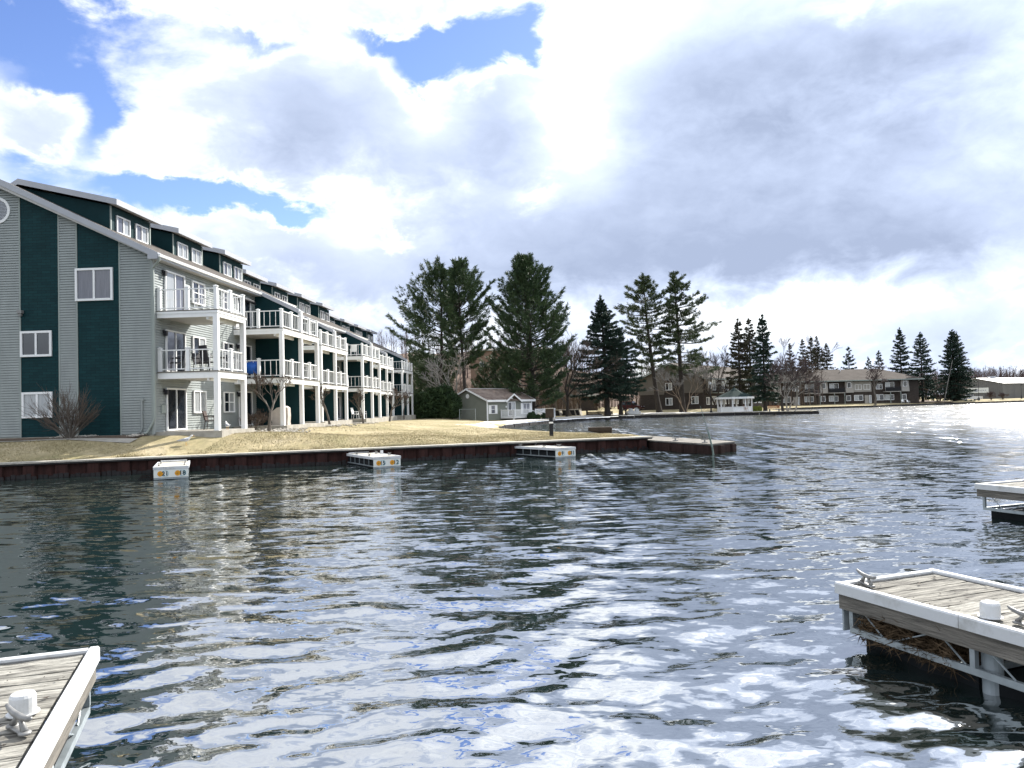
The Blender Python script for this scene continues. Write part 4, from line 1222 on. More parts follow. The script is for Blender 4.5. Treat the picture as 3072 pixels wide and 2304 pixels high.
dark = simple_house('carport', 'low dark brown carport building behind the bare trees', gx(1650, 160), 160, 1.0, rad(3), 10, 6, 3.2, .5, 'brickdark', 'roofgrey', cat='shed')

# two storey block with gable towards the viewer, behind the gazebo
lp = (33.9, 136.5)
LA = math.atan2(0.8, 0.59)
apl = thing('apartment_house', 'two storey dark brick apartment house with tan gable end behind the gazebo', 'building', (lp[0], lp[1], 1.0), LA)
LW, LH, LR, LL = 12.5, 5.6, 2.7, 34
MB().prism([(0, -1), (0, LH), (LW / 2, LH + LR - .1), (LW, LH), (LW, -1)], 'x', 0, LL).build('wall', 'brickdark', apl)
s = LR / (LW / 2)
r = MB()
for sg in (0, 1):
    p = [(-0.6, LH - .6 * s), (-0.6, LH - .6 * s + .18), (LW / 2, LH + LR + .2), (LW / 2, LH + LR)]
    if sg: p = [(LW - y, z) for y, z in p]
    r.prism(p, 'x', -0.6, LL + .6)
ro = r.build('roof', 'roofgrey', apl)
fb = MB()
for sg in (0, 1):
    p = [(-0.62, LH - .6 * s - .12), (-0.62, LH - .6 * s + .1), (LW / 2, LH + LR + .12), (LW / 2, LH + LR - .14)]
    if sg: p = [(LW - y, z) for y, z in p]
    fb.prism(p, 'x', -0.64, -0.602)
fb.build('rake_board', 'trim', ro)
MB().box(-0.6, LL + .6, -0.65, -0.605, LH - .6 * s - .12, LH - .6 * s + .14).build('fascia', 'trim', ro)
# tan panels on the gable end
MB().prism([(LW - 5.0, 2.75), (LW, 2.75), (LW, LH - .05), (LW - 5.0, LH + s * 5.0 - .1)], 'x', -0.12, -0.01).build('panel', 'tan', apl)
MB().prism([(0.0, 2.9), (4.0, 2.9), (4.0, LH + s * 4.0 - .1), (0.0, LH - .05)], 'x', -0.12, -0.01).build('panel', 'tan', apl)
MB().prism([(4.01, 5.5), (LW - 5.01, 5.5), (LW - 5.01, LH + s * 5.0 - .1), (LW / 2, LH + LR - .2), (4.01, LH + s * 4.0 - .1)], 'x', -0.06, -0.01).build('panel', 'tan', apl)
for (y, z) in ((6.6, 3.5), (6.6, 0.75), (1.6, 0.9)):
    window(apl, (-0.02, y, z), rad(-90), 1.35, 1.35, 2, ('glass', 'curtain'), fr=0.1)
for k in range(5):
    x = 2.2 + k * 6.2
    MB().box(x - 1.4, x + 0.9, -0.45, -0.01, 2.7, LH - .15).build('bay_panel', 'tan', apl)
    window(apl, (x - .25, -0.46, 3.6), 0, 1.2, 1.3, 2, ('glass', 'halfcurtain'), fr=0.1)
    window(apl, (x - .3, -0.02, .7), 0, 1.5, 1.35, 2, ('glass', 'curtain'), fr=0.1)
    window(apl, (x + 2.6, -0.02, .7), 0, 2.0, 1.5, 2, ('curtain', 'glass'), fr=0.1)
    window(apl, (x + 2.6, -0.02, 3.3), 0, 1.8, 2.0, 2, ('halfcurtain', 'glass'), fr=0.1, name='sliding_door')
    if k < 5:
        MB().box(x + 1.3, x + 4.1, -1.3, -0.02, 2.75, 2.9).build('balcony_deck', 'trim', apl)
        mb = MB()
        for i in range(15):
            mb.box(x + 1.33 + i * .19, x + 1.37 + i * .19, -1.28, -1.24, 2.9, 3.9)
        mb.box(x + 1.3, x + 4.1, -1.3, -1.22, 3.9, 3.97)
        mb.build('railing', 'dark', apl)['kind'] = 'stuff'

# two storey block on the far right bank
RX0, RX1, RY = 62.0, 98.6, 186.0
apr = thing('lakeside_apartments', 'long two storey brown apartment block with brown hipped roof on the far right bank', 'building', (RX0, RY, 0.75), rad(1.0))
RL, RH, RR, RWD = RX1 - RX0, 5.75, 2.9, 13
MB().box(0, RL, 0, RWD, -1, RH - .2).build('wall', 'brickdark', apr)
o_ = 1.0
v = [(-o_, -o_, RH), (RL + o_, -o_, RH), (RL + o_, RWD + o_, RH), (-o_, RWD + o_, RH), (4.5, RWD / 2, RH + RR), (RL - 6.5, RWD / 2, RH + RR)]
ro = MB().add(v, [(0, 1, 5, 4), (1, 2, 5), (2, 3, 4, 5), (3, 0, 4)]).add([(a, b, c - .02) for a, b, c in v[:4]], [(3, 2, 1, 0)]).build('roof', 'roofgrey', apr)
MB().box(-o_, RL + o_, -o_ - .04, -o_ - .005, RH - .22, RH + .03).box(RL + o_ + .005, RL + o_ + .04, -o_, RWD + o_, RH - .22, RH + .03).build('fascia', 'trim', ro)
for k in range(4):
    MB().tube([(6 + 7 * k, RWD / 2 - 1.2, RH + RR - .6), (6 + 7 * k, RWD / 2 - 1.2, RH + RR + .35)], 0.09, 6).build('vent_pipe', 'white', ro)
def mod(x, kind):
    if kind == 'balcony':          # recessed balcony with a dark railing, post and porch below
        window(apr, (x + 1.6, -0.02, 3.05), 0, 2.2, 2.05, 2, ('curtain', 'glass'), fr=0.09, name='sliding_door')
        MB().box(x - .1, x + 3.7, -1.35, -0.02, 2.68, 2.86).build('balcony_deck', 'palepanel', apr)
        mb = MB()
        for i in range(20):
            mb.box(x - .02 + i * .19, x + .03 + i * .19, -1.33, -1.28, 2.86, 3.85)
        mb.box(x - .1, x + 3.7, -1.35, -1.26, 3.85, 3.93).box(x - .05, x + 3.65, -1.27, -1.25, 2.95, 3.75)
        mb.build('railing', 'black', apr)['kind'] = 'stuff'
        for px_ in (x + 1.1, x + 3.6):
            MB().box(px_ - .06, px_ + .06, -1.34, -1.22, -.3, 2.68).build('post', 'trim', apr)
        window(apr, (x + 1.4, -0.02, 0.75), 0, 2.3, 1.35, 2, ('curtain', 'glass'), fr=0.1)
    elif kind == 'bump':           # pale panel leaning out at the head
        MB().prism([(-0.75, 2.75), (-0.4, RH - .25), (-0.01, RH - .25), (-0.01, 2.75)], 'y', x, x + 1.85).v  # outline only
        mb = MB(); mb.prism([(-0.75, 2.75), (-0.4, RH - .25), (-0.01, RH - .25), (-0.01, 2.75)], 'x', x, x + 1.85)
        mb.build('bay_panel', 'palepanel', apr)
        window(apr, (x + .85, -0.62, 3.9), 0, 0.95, 1.35, 1, ('glass',), fr=0.08)
        window(apr, (x + .85, -0.02, 0.75), 0, 1.1, 1.35, 1, ('glass',), fr=0.1)
    elif kind == 'door':
        window(apr, (x + .8, -0.02, 3.4), 0, 1.6, 1.3, 2, ('halfcurtain', 'glass'), fr=0.1)
        MB().box(x + .2, x + 1.15, -0.06, -0.01, 0.0, 2.05).build('door', 'palepanel', apr)
        window(apr, (x + 1.55, -0.02, 0.1), 0, 0.55, 1.95, 1, ('curtain',), fr=0.08)
    elif kind == 'win':
        window(apr, (x + 1.2, -0.02, 3.4), 0, 1.6, 1.3, 2, ('halfcurtain', 'glass'), fr=0.1)
        window(apr, (x + 1.2, -0.02, .75), 0, 2.2, 1.4, 2, ('curtain', 'glass'), fr=0.1)
x = 1.0
for kind, step in (('bump', 2.0), ('win', 2.7), ('door', 2.6), ('balcony', 4.0), ('bump', 2.0), ('balcony', 4.2), ('bump', 2.1), ('win', 2.5), ('door', 2.6), ('win', 2.2), ('balcony', 4.2), ('bump', 2.0)):
    mod(x, kind); x += step
MB().box(19.9, 25.0, -.06, -.012, 2.9, RH - .3).build('pale_wall', 'palepanel', apr)

# grey metal shed with white roof, far right
sx, sy = at(2930, 1200, 228).x, 228
shed = thing('boat_shed', 'large grey metal boat shed with white roof at the far right', 'shed', (sx, sy, 0.7), rad(30))
SW, SHT, SRI, SLN = 15.0, 4.6, 1.7, 44
def shed_tf(): pass
# local x = along the ridge (to the right), local y = across the gable (gable at x = 0)
mb = MB().prism([(-SW / 2, -1), (-SW / 2, SHT), (0, SHT + SRI), (SW / 2, SHT), (SW / 2, -1)], 'x', 0, SLN)
wl_ = mb.build('wall', 'metalwall', shed)
mb = MB()
for k in range(25):
    y = -SW / 2 + (k + .5) * SW / 25
    mb.box(-0.05, -0.001, y - .05, y + .05, 0, SHT + SRI * (1 - abs(y) / (SW / 2)) - .1)
for k in range(70):
    mb.box(k * .62, k * .62 + .1, -SW / 2 - .05, -SW / 2 - .001, 0, SHT - .05)
mb.build('cladding_rib', 'metalwall', wl_)['kind'] = 'stuff'
r = MB()
for sg in (1, -1):
    r.prism([(sg * (SW / 2 + .3), SHT - .07), (sg * (SW / 2 + .3), SHT + .06), (0, SHT + SRI + .14), (0, SHT + SRI + .01)], 'x', -0.3, SLN + .3)
r.build('roof', 'whiteroof', shed)
MB().box(8, 9.3, -.7, .7, SHT + SRI - .1, SHT + SRI + .55).box(7.8, 9.5, -.9, .9, SHT + SRI + .55, SHT + SRI + .65).build('roof_vent', 'fascia', shed)
sg = MB().box(-0.14, -0.06, -3.6, 3.6, 2.0, 3.5).build('sign_board', 'signwhite', shed)
mb = MB().box(-0.16, -0.145, -.5, .5, 2.35, 3.15)
for k in range(9):
    if k not in (4,): mb.box(-0.155, -0.145, -2.9 + k * .64, -2.55 + k * .64, 2.62, 2.9)
mb.build('emblem', 'gullgrey', sg)
MB().box(6, 6.1, -SW / 2 - .08, -SW / 2 - .052, 0, 4.0).box(14, 14.1, -SW / 2 - .08, -SW / 2 - .052, 0, 4.0).box(6, 14.1, -SW / 2 - .08, -SW / 2 - .052, 4.0, 4.12).build('door', 'metalwall', shed)

# gazebo
GXc = at(2207, 1240, 123).x
gzb = thing('gazebo', 'white eight sided gazebo with green shingle roof on the point', 'gazebo', (GXc, 123.4, 0.42), rad(22.5))
N8 = [(math.cos(rad(45 * k)), math.sin(rad(45 * k))) for k in range(8)]
MB().prism([(2.75 * a, 2.75 * b) for a, b in N8], 'z', -0.5, 0.06).build('floor', 'slab', gzb)
ap = (0, 0, 3.75)
mb = MB()
for k in range(8):
    a, b = N8[k], N8[(k + 1) % 8]
    # two pitches: steeper cap and flatter skirt
    p = [(3.05 * a[0], 3.05 * a[1], 2.45), (3.05 * b[0], 3.05 * b[1], 2.45), (0.85 * b[0], 0.85 * b[1], 3.42), (0.85 * a[0], 0.85 * a[1], 3.42)]
    mb.add(p, [(0, 1, 2, 3)]).add([p[3], p[2], (0, 0, 3.98)], [(0, 1, 2)])
    mb.add([(3.0 * a[0], 3.0 * a[1], 2.44), (3.0 * b[0], 3.0 * b[1], 2.44), (0, 0, 3.2)], [(2, 1, 0)])
rf = mb.build('roof', 'greenroof', gzb)
MB().lathe([(0.1, 3.95), (0.06, 4.1), (0.02, 4.4)], 8).build('finial', 'greenroof', rf)
fb = MB()
for k in range(8):
    a, b = N8[k], N8[(k + 1) % 8]
    fb.add([(3.06 * a[0], 3.06 * a[1], 2.16), (3.06 * b[0], 3.06 * b[1], 2.16), (3.06 * b[0], 3.06 * b[1], 2.47), (3.06 * a[0], 3.06 * a[1], 2.47), (2.95 * a[0], 2.95 * a[1], 2.16), (2.95 * b[0], 2.95 * b[1], 2.16), (2.95 * b[0], 2.95 * b[1], 2.43), (2.95 * a[0], 2.95 * a[1], 2.43)],
           [(0, 1, 2, 3), (5, 4, 7, 6), (0, 4, 5, 1)])
fb.build('fascia', 'white', rf)
for k in range(8):
    a = N8[k]
    MB().cbox(2.62 * a[0], 2.62 * a[1], 0.06, 0.17, 0.17, 2.3).build('post', 'white', gzb)
    if k != 1:
        b = N8[(k + 1) % 8]
        p, q_ = Vector((2.6 * a[0], 2.6 * a[1])), Vector((2.6 * b[0], 2.6 * b[1]))
        L = (q_ - p).length; d = (q_ - p).normalized()
        mb = MB().box(0.1, L - .1, -.03, .03, 0.12, 0.86).box(0.05, L - .05, -.06, .06, 0.86, 0.93)
        mb.build('panel', 'white', gzb, (p.x, p.y, 0), math.atan2(d.y, d.x))

# ------------------------------------------------------------------ trees
def conv_branches(rngv, H, base, prof, whorl, nb, rise, curl, seed_r, wk=1.0):
    out = []
    z = base
    while z < H * 0.985:
        t = (z - base) / (H - base)
        n = nb + rngv.integers(-1, 2)
        a0 = rngv.uniform(0, 6.28)
        for k in range(max(2, n)):
            L = prof(t) * rngv.uniform(*seed_r)
            out.append((z + rngv.uniform(-.45, .45) * whorl, a0 + 6.283 * k / n + rngv.normal(0, .25), L, t))
        z += whorl * wk * rngv.uniform(.75, 1.25) * (1 - .35 * t)
    return out
def make_conifer(kind, H, base, prof, seed, whorl, nb, dens=1.0, bend=(0, 0), asym=None, r_trunk=0.28, seed_r=(.55, 1.15), flat=False):
    """returns (trunk mesh builder, crown builder)"""
    g = np.random.default_rng(seed)
    tr, cr_ = MB(), MB()
    n = 9
    def axis(z):
        u = z / H
        return Vector((bend[0] * u + bend[1] * math.sin(u * 3.1) , 0.3 * bend[1] * math.sin(u * 4), z))
    tr.tube([axis(H * k / n * 0.99) for k in range(n + 1)], [r_trunk * (1.35 if k == 0 else 1) * (1 - k / n) ** .8 + .02 for k in range(n + 1)], 7)
    P, D, S = [], [], []
    for (z, a, L, t) in conv_branches(g, H, base, prof, whorl, nb, 0, 0, seed_r, 1.35 if kind == 'spruce' else 1.0):
        if asym: L *= asym(a, t, g)
        if L < .15: continue
        o = axis(z)
        h = Vector((math.cos(a), math.sin(a), 0))
        side = Vector((-h.y, h.x, 0))
        if kind == 'pine':
            up0 = (0.02 + 0.75 * t ** 1.5 if not flat else -.06 + .62 * t ** 3) + g.normal(0, .08); curl = (0.30 + .25 * t) if not flat else .22
        else:
            up0 = -0.34 + 0.75 * t ** 1.7 + g.normal(0, .06); curl = 0.16
        m_ = 6
        pts_ = []
        for k in range(m_ + 1):
            u = k / m_
            pts_.append(o + h * (L * u * math.cos(math.atan(up0) * .6)) + Vector((0, 0, L * (up0 * u + curl * u * u * u))) + side * (0.05 * L * math.sin(3 * u + a)))
        tr.tube(pts_, [max(.012, r_trunk * .22 * (L / 4) ** .6 * (1 - u / m_ * .85)) for u in range(m_ + 1)], 4, cap=False)
        if kind == 'pine':
            cnt = int((5 + 5.2 * L) * dens)
            us = g.uniform(.32 if t < .8 else .1, 1.04, cnt) ** .75
            for u in us:
                k = min(int(u * m_), m_ - 1); f = u * m_ - k
                p = pts_[k].lerp(pts_[k + 1], min(f, 1.2))
                wv = L * (.26 if flat else .17) * (1.15 - abs(u - .55)) * g.uniform(-1, 1)
                out = h * (.5 + .6 * u) + side * (wv * .7) + Vector((0, 0, .55 + .5 * t))
                p = p + side * wv + h * g.normal(0, .1) + Vector((0, 0, abs(g.normal(0.05, .14))))
                P.append(p); D.append((out if not flat else out + Vector((0, 0, -.2))).normalized()); S.append(g.uniform(.75, 1.25))
        else:
            cnt = int((5 + 8.5 * L) * dens)
            us = g.uniform(.10, 1.03, cnt) ** .8
            for u in us:
                k = min(int(u * m_), m_ - 1); f = u * m_ - k
                p = pts_[k].lerp(pts_[k + 1], min(f, 1.2))
                wv = L * .15 * (1.1 - u * .75) * g.uniform(-1, 1)
                dn = g.uniform(-.55, .15)
                p = p + side * wv + Vector((0, 0, -abs(wv) * .25))
                out = h * (.45 + .5 * u) + side * (wv * 1.2) + Vector((0, 0, dn))
                P.append(p); D.append(out.normalized()); S.append(g.uniform(.7, 1.2) * (1.0 if t < .8 else .75))
    # leader
    for k in range(int(14 * dens)):
        z = H * g.uniform(.955, 1.01); P.append(axis(z) + Vector(g.normal(0, .05, 3))); D.append(Vector((g.normal(0, .4), g.normal(0, .4), 1)).normalized()); S.append(.8)
    P = np.array([tuple(p) for p in P]); D = np.array([tuple(p) for p in D]); S = np.array(S)
    if kind == 'pine':
        q_, ln, wd, sp = 9, .46, .05, .42
    else:
        q_, ln, wd, sp = 6, .42, .085, .40
    M_ = len(P)
    dd = D[:, None, :] + g.normal(0, sp, (M_, q_, 3)); dd /= np.linalg.norm(dd, axis=2, keepdims=True)
    ll = ln * S[:, None, None] * g.uniform(.6, 1.2, (M_, q_, 1))
    sdv = np.cross(dd, g.normal(0, 1, (M_, q_, 3))); sdv /= np.linalg.norm(sdv, axis=2, keepdims=True) + 1e-6
    st = P[:, None, :] + g.normal(0, .07, (M_, q_, 3))
    tri = np.stack([st - sdv * wd * .6, st + sdv * wd * .6, st + dd * ll], 2).reshape(-1, 3, 3)
    tri2 = np.stack([st + dd * ll * .35 - sdv * wd, st + dd * ll * .35 + sdv * wd, st + dd * ll * 1.05], 2).reshape(-1, 3, 3)
    cr_.tris(tri); cr_.tris(tri2[::2])
    return tr, cr_
def conifer(name, label, px, pytop, Y, kind, prof, seed, base_frac, whorl, nb, dens=1.0, bend=(0, 0), asym=None, mat_='pine', barkm='barkdark', group=None, r_trunk=.28, seed_r=(.55, 1.15), flat=False):
    x = gx(px, Y); z0 = gz(x, Y)
    H = at(px, pytop, Y).z - z0
    tr, cr_ = make_conifer(kind, H, H * base_frac, prof, seed, whorl, nb, dens, bend, asym, r_trunk, seed_r, flat)
    t = thing(name, label, 'tree', (x, Y, z0), 0, group)
    tr.build('trunk', barkm, t); cr_.build('crown', mat_, t)
    return t
def profP(R, lo=.55, peak=.25):
    """round-shouldered pine: widest at `peak`"""
    def f(t):
        if t < peak: return R * (lo + (1 - lo) * t / peak)
        u = (t - peak) / (1 - peak)
        return R * (1 - u ** 1.22) * 1.0 + .3
    return f
def profS(R, p=1.0, lo=.75):
    def f(t):
        return R * ((1 - t) ** (p + .12)) * (lo + (1 - lo) * min(1, t / .12)) + .10
    return f
GP = 'tall white pines behind the bay'
conifer('white_pine', 'tall white pine leaning left, sparse curved left branches, behind the bare pale tree', 1318, 800, 112, 'pine', profP(6.9, .5, .3), 21, .30, .9, 5, 2.1, bend=(0.6, .25), asym=lambda a, t, g: 1.12 if math.cos(a) < -.2 else .62, group=GP)
conifer('white_pine', 'tall white pine with bare dark lower trunk just left of the densest pine', 1402, 790, 108, 'pine', profP(4.7, .62, .4), 22, .33, .8, 5, 2.2, bend=(-0.8, -.2), asym=lambda a, t, g: 1.1 if math.cos(a) > .1 else .8, group=GP)
conifer('white_pine', 'broadest and densest dark white pine, green down to the cottage roof', 1602, 772, 110, 'pine', profP(6.2, .72, .38), 23, .08, .66, 6, 2.2, bend=(-1.0, .2), group=GP, r_trunk=.4)
GT = 'pair of high pruned pines by the gazebo point'
def windy(a, t, g):
    return (1.55 if g.random() < .33 else .8) if math.cos(a) > .15 else .62
conifer('white_pine', 'left of the two high-pruned pines, leaning bare trunk rising by the apartment gable', 1978, 824, 127, 'pine', profP(4.3, .6, .5), 31, .33, .95, 5, 1.8, flat=True, bend=(-2.0, -.3), group=GT, r_trunk=.42, mat_='pinelight')
conifer('white_pine', 'right of the two high-pruned pines, long level branches reaching right over the gazebo', 2048, 818, 128, 'pine', profP(4.7, .8, .3), 32, .27, 1.0, 5, 1.8, flat=True, bend=(-0.8, .1), asym=windy, group=GT, r_trunk=.45, mat_='pinelight')
conifer('spruce_tree', 'tall dark pointed spruce skirted to the ground left of the red car', 1822, 892, 117, 'spruce', profS(6.6, .85), 41, .19, .52, 8, 1.25, bend=(-.6, .1), mat_='spruce', r_trunk=.4)
conifer('spruce_tree', 'shorter dark spruce filling the right side of the tall pointed spruce', 1862, 990, 121, 'spruce', profS(4.6, .7), 42, .34, .55, 7, 1.2, mat_='spruce')
GS = 'row of three narrow spruces behind the gazebo'
conifer('spruce_tree', 'leftmost of three narrow spruces behind the gazebo', 2222, 960, 136, 'spruce', profS(3.3, .65), 43, .16, .6, 6, .85, mat_='spruceb', group=GS)
conifer('spruce_tree', 'middle of three narrow spruces behind the gazebo', 2255, 955, 138, 'spruce', profS(2.7, .6), 44, .2, .6, 6, .85, mat_='spruceb', group=GS)
conifer('spruce_tree', 'tallest spruce of three, right of the gazebo with bare lower trunk', 2296, 946, 126, 'spruce', profS(3.0, .7), 45, .14, .5, 7, .95, mat_='spruce', group=GS)
GB = 'spruces standing behind the lakeside apartments'
for i, (px, py, Y, R, lab) in enumerate(((2376, 1032, 205, 3.4, 'brownish spruce leftmost behind the lakeside apartment roof'), (2414, 1020, 207, 3.4, 'brownish spruce second from left behind the lakeside apartment roof'), (2440, 1010, 205, 3.6, 'brownish spruce highest of the clump left behind the lakeside apartments'),
                                        (2458, 1011, 208, 3.6, 'brownish spruce twin right of the highest in the clump'), (2486, 1033, 206, 4.2, 'brownish spruce at the right of the clump behind the roof'), (2552, 1043, 212, 4.4, 'lone dark spruce in the gap above the middle of the apartment roof'),
                                        (2610, 1073, 214, 2.8, 'small dark spruce peeping over the apartment roof'), (2642, 1054, 213, 3.6, 'dark spruce right of the small one above the roof'))):
    conifer('spruce_tree', lab, px, py, Y, 'spruce', profS(R, .8), 60 + i, .2, .75, 6, .75, mat_='spruceb' if i < 5 else 'spruce', group=GB)
conifer('spruce_tree', 'tall dark spruce at the right end of the lakeside apartments', 2708, 987, 207, 'spruce', profS(5.0, .75), 71, .12, .65, 7, 1.0, mat_='spruce')
conifer('spruce_tree', 'dark spruce reaching the ground just right of the apartments', 2770, 1001, 196, 'spruce', profS(4.6, .62), 72, .10, .6, 7, 1.0, mat_='spruce')
conifer('spruce_tree', 'broad twin topped spruce between the apartments and the shed', 2866, 993, 201, 'spruce', profS(5.6, .62), 73, .07, .58, 8, 1.1, mat_='spruce', r_trunk=.45)
conifer('spruce_tree', 'second leader close against the broad twin topped spruce', 2878, 999, 203, 'spruce', profS(4.6, .7), 74, .25, .65, 7, .8, mat_='spruce')
conifer('young_pine', 'bushy young pine in the shade below the left white pines', 1300, 1085, 118, 'pine', profP(4.2, .8, .35), 81, .06, .6, 6, 1.2)
conifer('young_pine', 'dark bushy pine right beside the far end of the condominium', 1262, 1060, 128, 'pine', profP(4.6, .8, .3), 82, .06, .65, 6, 1.1)
conifer('young_pine', 'young pine between the two groups of tall pines above the cottage', 1490, 1085, 124, 'pine', profP(4.0, .8, .35), 83, .05, .65, 6, 1.1)

# bare broadleaf trees
def bare_mesh(seed, H, r0, depth, spread, nfirst=1, lean=(0, 0), vase=False, twig=3, minr=.012, first=.32, gnarl=.12):
    g = random.Random(seed)
    mb = MB(); tw = MB()
    def grow(p, d, L, r, lev):
        n = 4 if lev < 2 else 3
        pts_ = [p]; q = p.copy(); dd = d.copy()
        for k in range(n):
            dd = (dd + Vector((g.gauss(0, gnarl), g.gauss(0, gnarl), g.gauss(0.03, gnarl * .7)))).normalized()
            q = q + dd * (L / n); pts_.append(q.copy())
        rs = [max(minr, r * (1 - .42 * k / n)) for k in range(n + 1)]
        (mb if lev < depth - 1 else tw).tube(pts_, rs, 6 if lev < 2 else (4 if lev < depth - 1 else 3), cap=lev == 0)
        if lev >= depth: return
        m_ = g.choice((2, 3, 3)) if lev < depth - 1 else twig + g.randint(0, 2)
        for j in range(m_):
            u = g.uniform(.45, 1.0) if j else 1.0
            k = min(int(u * n), n - 1); pp = pts_[k].lerp(pts_[k + 1], u * n - k)
            ax = Vector((g.gauss(0, 1), g.gauss(0, 1), g.gauss(0, .5))).normalized()
            nd = (dd + ax * g.uniform(.55, 1.0) * spread + Vector((0, 0, .10 if vase else .05))).normalized()
            grow(pp, nd, L * g.uniform(.62, .85), max(minr, r * .60 * g.uniform(.75, 1.05)), lev + 1)
    for j in range(nfirst):
        a = 6.283 * j / max(1, nfirst) + g.uniform(-.4, .4)
        d = Vector((lean[0] + (spread * .5 * math.cos(a) if nfirst > 1 else 0), lean[1] + (spread * .5 * math.sin(a) if nfirst > 1 else 0), 1)).normalized()
        grow(Vector((0.08 * math.cos(a) * (nfirst > 1), 0.08 * math.sin(a) * (nfirst > 1), -.1)), d, H * first, r0, 0)
    return mb, tw
def bare(name, label, px, Y, pytop, seed, r0=.16, depth=5, spread=.75, nfirst=1, lean=(0, 0), barkm='bark', twigm='twigs', vase=False, group=None, cat='tree', x=None, H=None, first=.32, twig=3, minr=.012, gnarl=.12):
    if x is None: x = gx(px, Y)
    z0 = gz(x, Y)
    if H is None: H = at(px, pytop, Y).z - z0
    mb, tw = bare_mesh(seed, H, r0, depth, spread, nfirst, lean, vase, twig, minr, first, gnarl)
    zs = [v[2] for v in tw.v] or [H]
    k = H / max(zs)
    t = thing(name, label, cat, (x, Y, z0), 0, group)
    for b_ in (mb, tw): b_.v = [(a * k, b2 * k, c * k) for a, b2, c in b_.v]
    mb.build('trunk' if cat == 'tree' else 'stem', barkm, t)
    if tw.v: tw.build('crown' if cat == 'tree' else 'twigs', twigm, t)
    return t
GV = 'small bare ornamental trees along the condominium'
for i, (X_, Y_, H_, sd, lab) in enumerate(((-13.15, 41.4, 3.5, 101, 'nearest small bare forked tree before the condominium balconies'), (-12.85, 54.0, 3.4, 102, 'second small bare tree along the condominium, beside a white post'), (-12.5, 64.5, 3.3, 103, 'small bare tree midway along the condominium balconies'),
                                           (-12.7, 79.2, 3.5, 104, 'fourth small bare tree along the condominium'), (-12.9, 91.5, 3.5, 105, 'farthest small bare tree at the end of the condominium'))):
    bare('ornamental_tree', lab, 0, Y_, 0, sd, .085, 6, .6, 1, (0.0, 0), 'bark', 'twigs', True, GV, x=X_, H=H_, first=.25, minr=.0055, twig=4, gnarl=.09)
bx, by = at(210, 1308, 33.75).x, 33.75
t = thing('bare_shrub', 'large leafless fan shaped shrub in the bed against the gable wall', 'shrub', (bx, by, gz(bx, by)))
g = random.Random(77); mb = MB(); tw = MB()
for k in range(64):
    a = g.uniform(0, 6.28); sp = abs(g.gauss(0, .5)) + .08; L = 2.25 * g.uniform(.75, 1.05) * (1 - .18 * min(sp, 1))
    d = Vector((math.cos(a) * sp * 1.35, math.sin(a) * sp * .55, 1)).normalized(); p = Vector((g.gauss(0, .09), g.gauss(0, .06), -.05))
    pts_ = [p]
    for j in range(5):
        d = (d + Vector((math.cos(a) * .07, 0, .01)) + Vector((g.gauss(0, .07), g.gauss(0, .07), g.gauss(0, .04)))).normalized(); pts_.append(pts_[-1] + d * L / 5)
    mb.tube(pts_, [.019, .015, .012, .009, .007, .005], 4, cap=False)
    for j in range(13):
        u = g.uniform(.3, 1); i_ = min(int(u * 5), 4); q = pts_[i_].lerp(pts_[i_ + 1], u * 5 - i_)
        dd = (d + Vector((g.gauss(0, .5), g.gauss(0, .4), g.gauss(.1, .3)))).normalized(); l2 = L * g.uniform(.14, .3)
        tw.tube([q, q + dd * l2 * .5, q + (dd + Vector((0, 0, .15))) * l2], [.007, .006, .004], 3, cap=False)
mb.build('stem', 'bark', t); tw.build('twigs', 'twigs', t)
for (s_, lab) in ((7.9, 'clipped leafless shrub under the window by the near patio'), (9.7, 'leafless shrub before the dark patio door')):
    p = condo_m @ Vector((1.5 if s_ < 8 else 1.1, s_, 0))
    bare('small_shrub', lab, 0, p.y, 0, 200 + int(s_ * 10), .03, 4, .8, 6, (0, 0), 'twigs', 'twigs', True, 'leafless shrubs by the patios', 'shrub', x=p.x, H=1.25, first=.5, twig=4, minr=.008)
# pale dead-looking tree before the left pines
bare('bare_tree', 'pale bare tree forking into long crooked limbs before the left pines', 1362, 103, 1030, 301, .26, 4, .8, 2, (-.42, 0), 'barkpale', 'barkpale', first=.40, twig=3, minr=.03, gnarl=.13)
bare('bare_tree', 'tall bare tree with crooked brown trunk left of the dark upright one', 1712, 117, 1035, 302, .20, 6, .62, 1, (-.22, 0), 'bark', 'twigs', first=.3, minr=.018)
bare('bare_tree', 'bare tree with straight dark trunk before the stored docks', 1700, 113, 985, 303, .26, 6, .7, 1, (.03, 0), 'barkdark', 'twigs', first=.34, minr=.018)
bare('bare_tree', 'grey bare tree behind the parked cars left of the tall spruce', 1735, 150, 1010, 304, .22, 6, .7, 1, (0, 0), 'bark', 'mauve', first=.3, minr=.02)
bare('bare_tree', 'small tan barked tree with drooping bare twigs before the brick gable', 2057, 124.5, 1082, 305, .10, 6, .7, 2, (0, 0), 'barktan', 'barkpale', first=.34, minr=.014, twig=4)
bare('bare_tree', 'dark bare tree rising behind the lamp post near the gazebo', 2148, 134, 1035, 306, .2, 6, .62, 2, (0, 0), 'barkdark', 'twigs', vase=True, first=.35, minr=.018)
bare('bare_tree', 'dark bare tree above the gazebo roof', 2185, 135.5, 1040, 307, .2, 6, .62, 1, (0, 0), 'barkdark', 'twigs', vase=True, first=.4, minr=.018)
bare('birch_tree', 'clump of grey birch trunks at the tip of the point', 2362, 118.5, 1045, 308, .15, 6, .7, 3, (.02, 0), 'barkpale', 'mauve', first=.33, minr=.016, twig=4)
bare('birch_tree', 'leaning white birch at the right of the clump on the point', 2385, 117.5, 1075, 309, .12, 6, .6, 1, (.22, 0), 'barkpale', 'mauve', first=.34, minr=.016, twig=4)
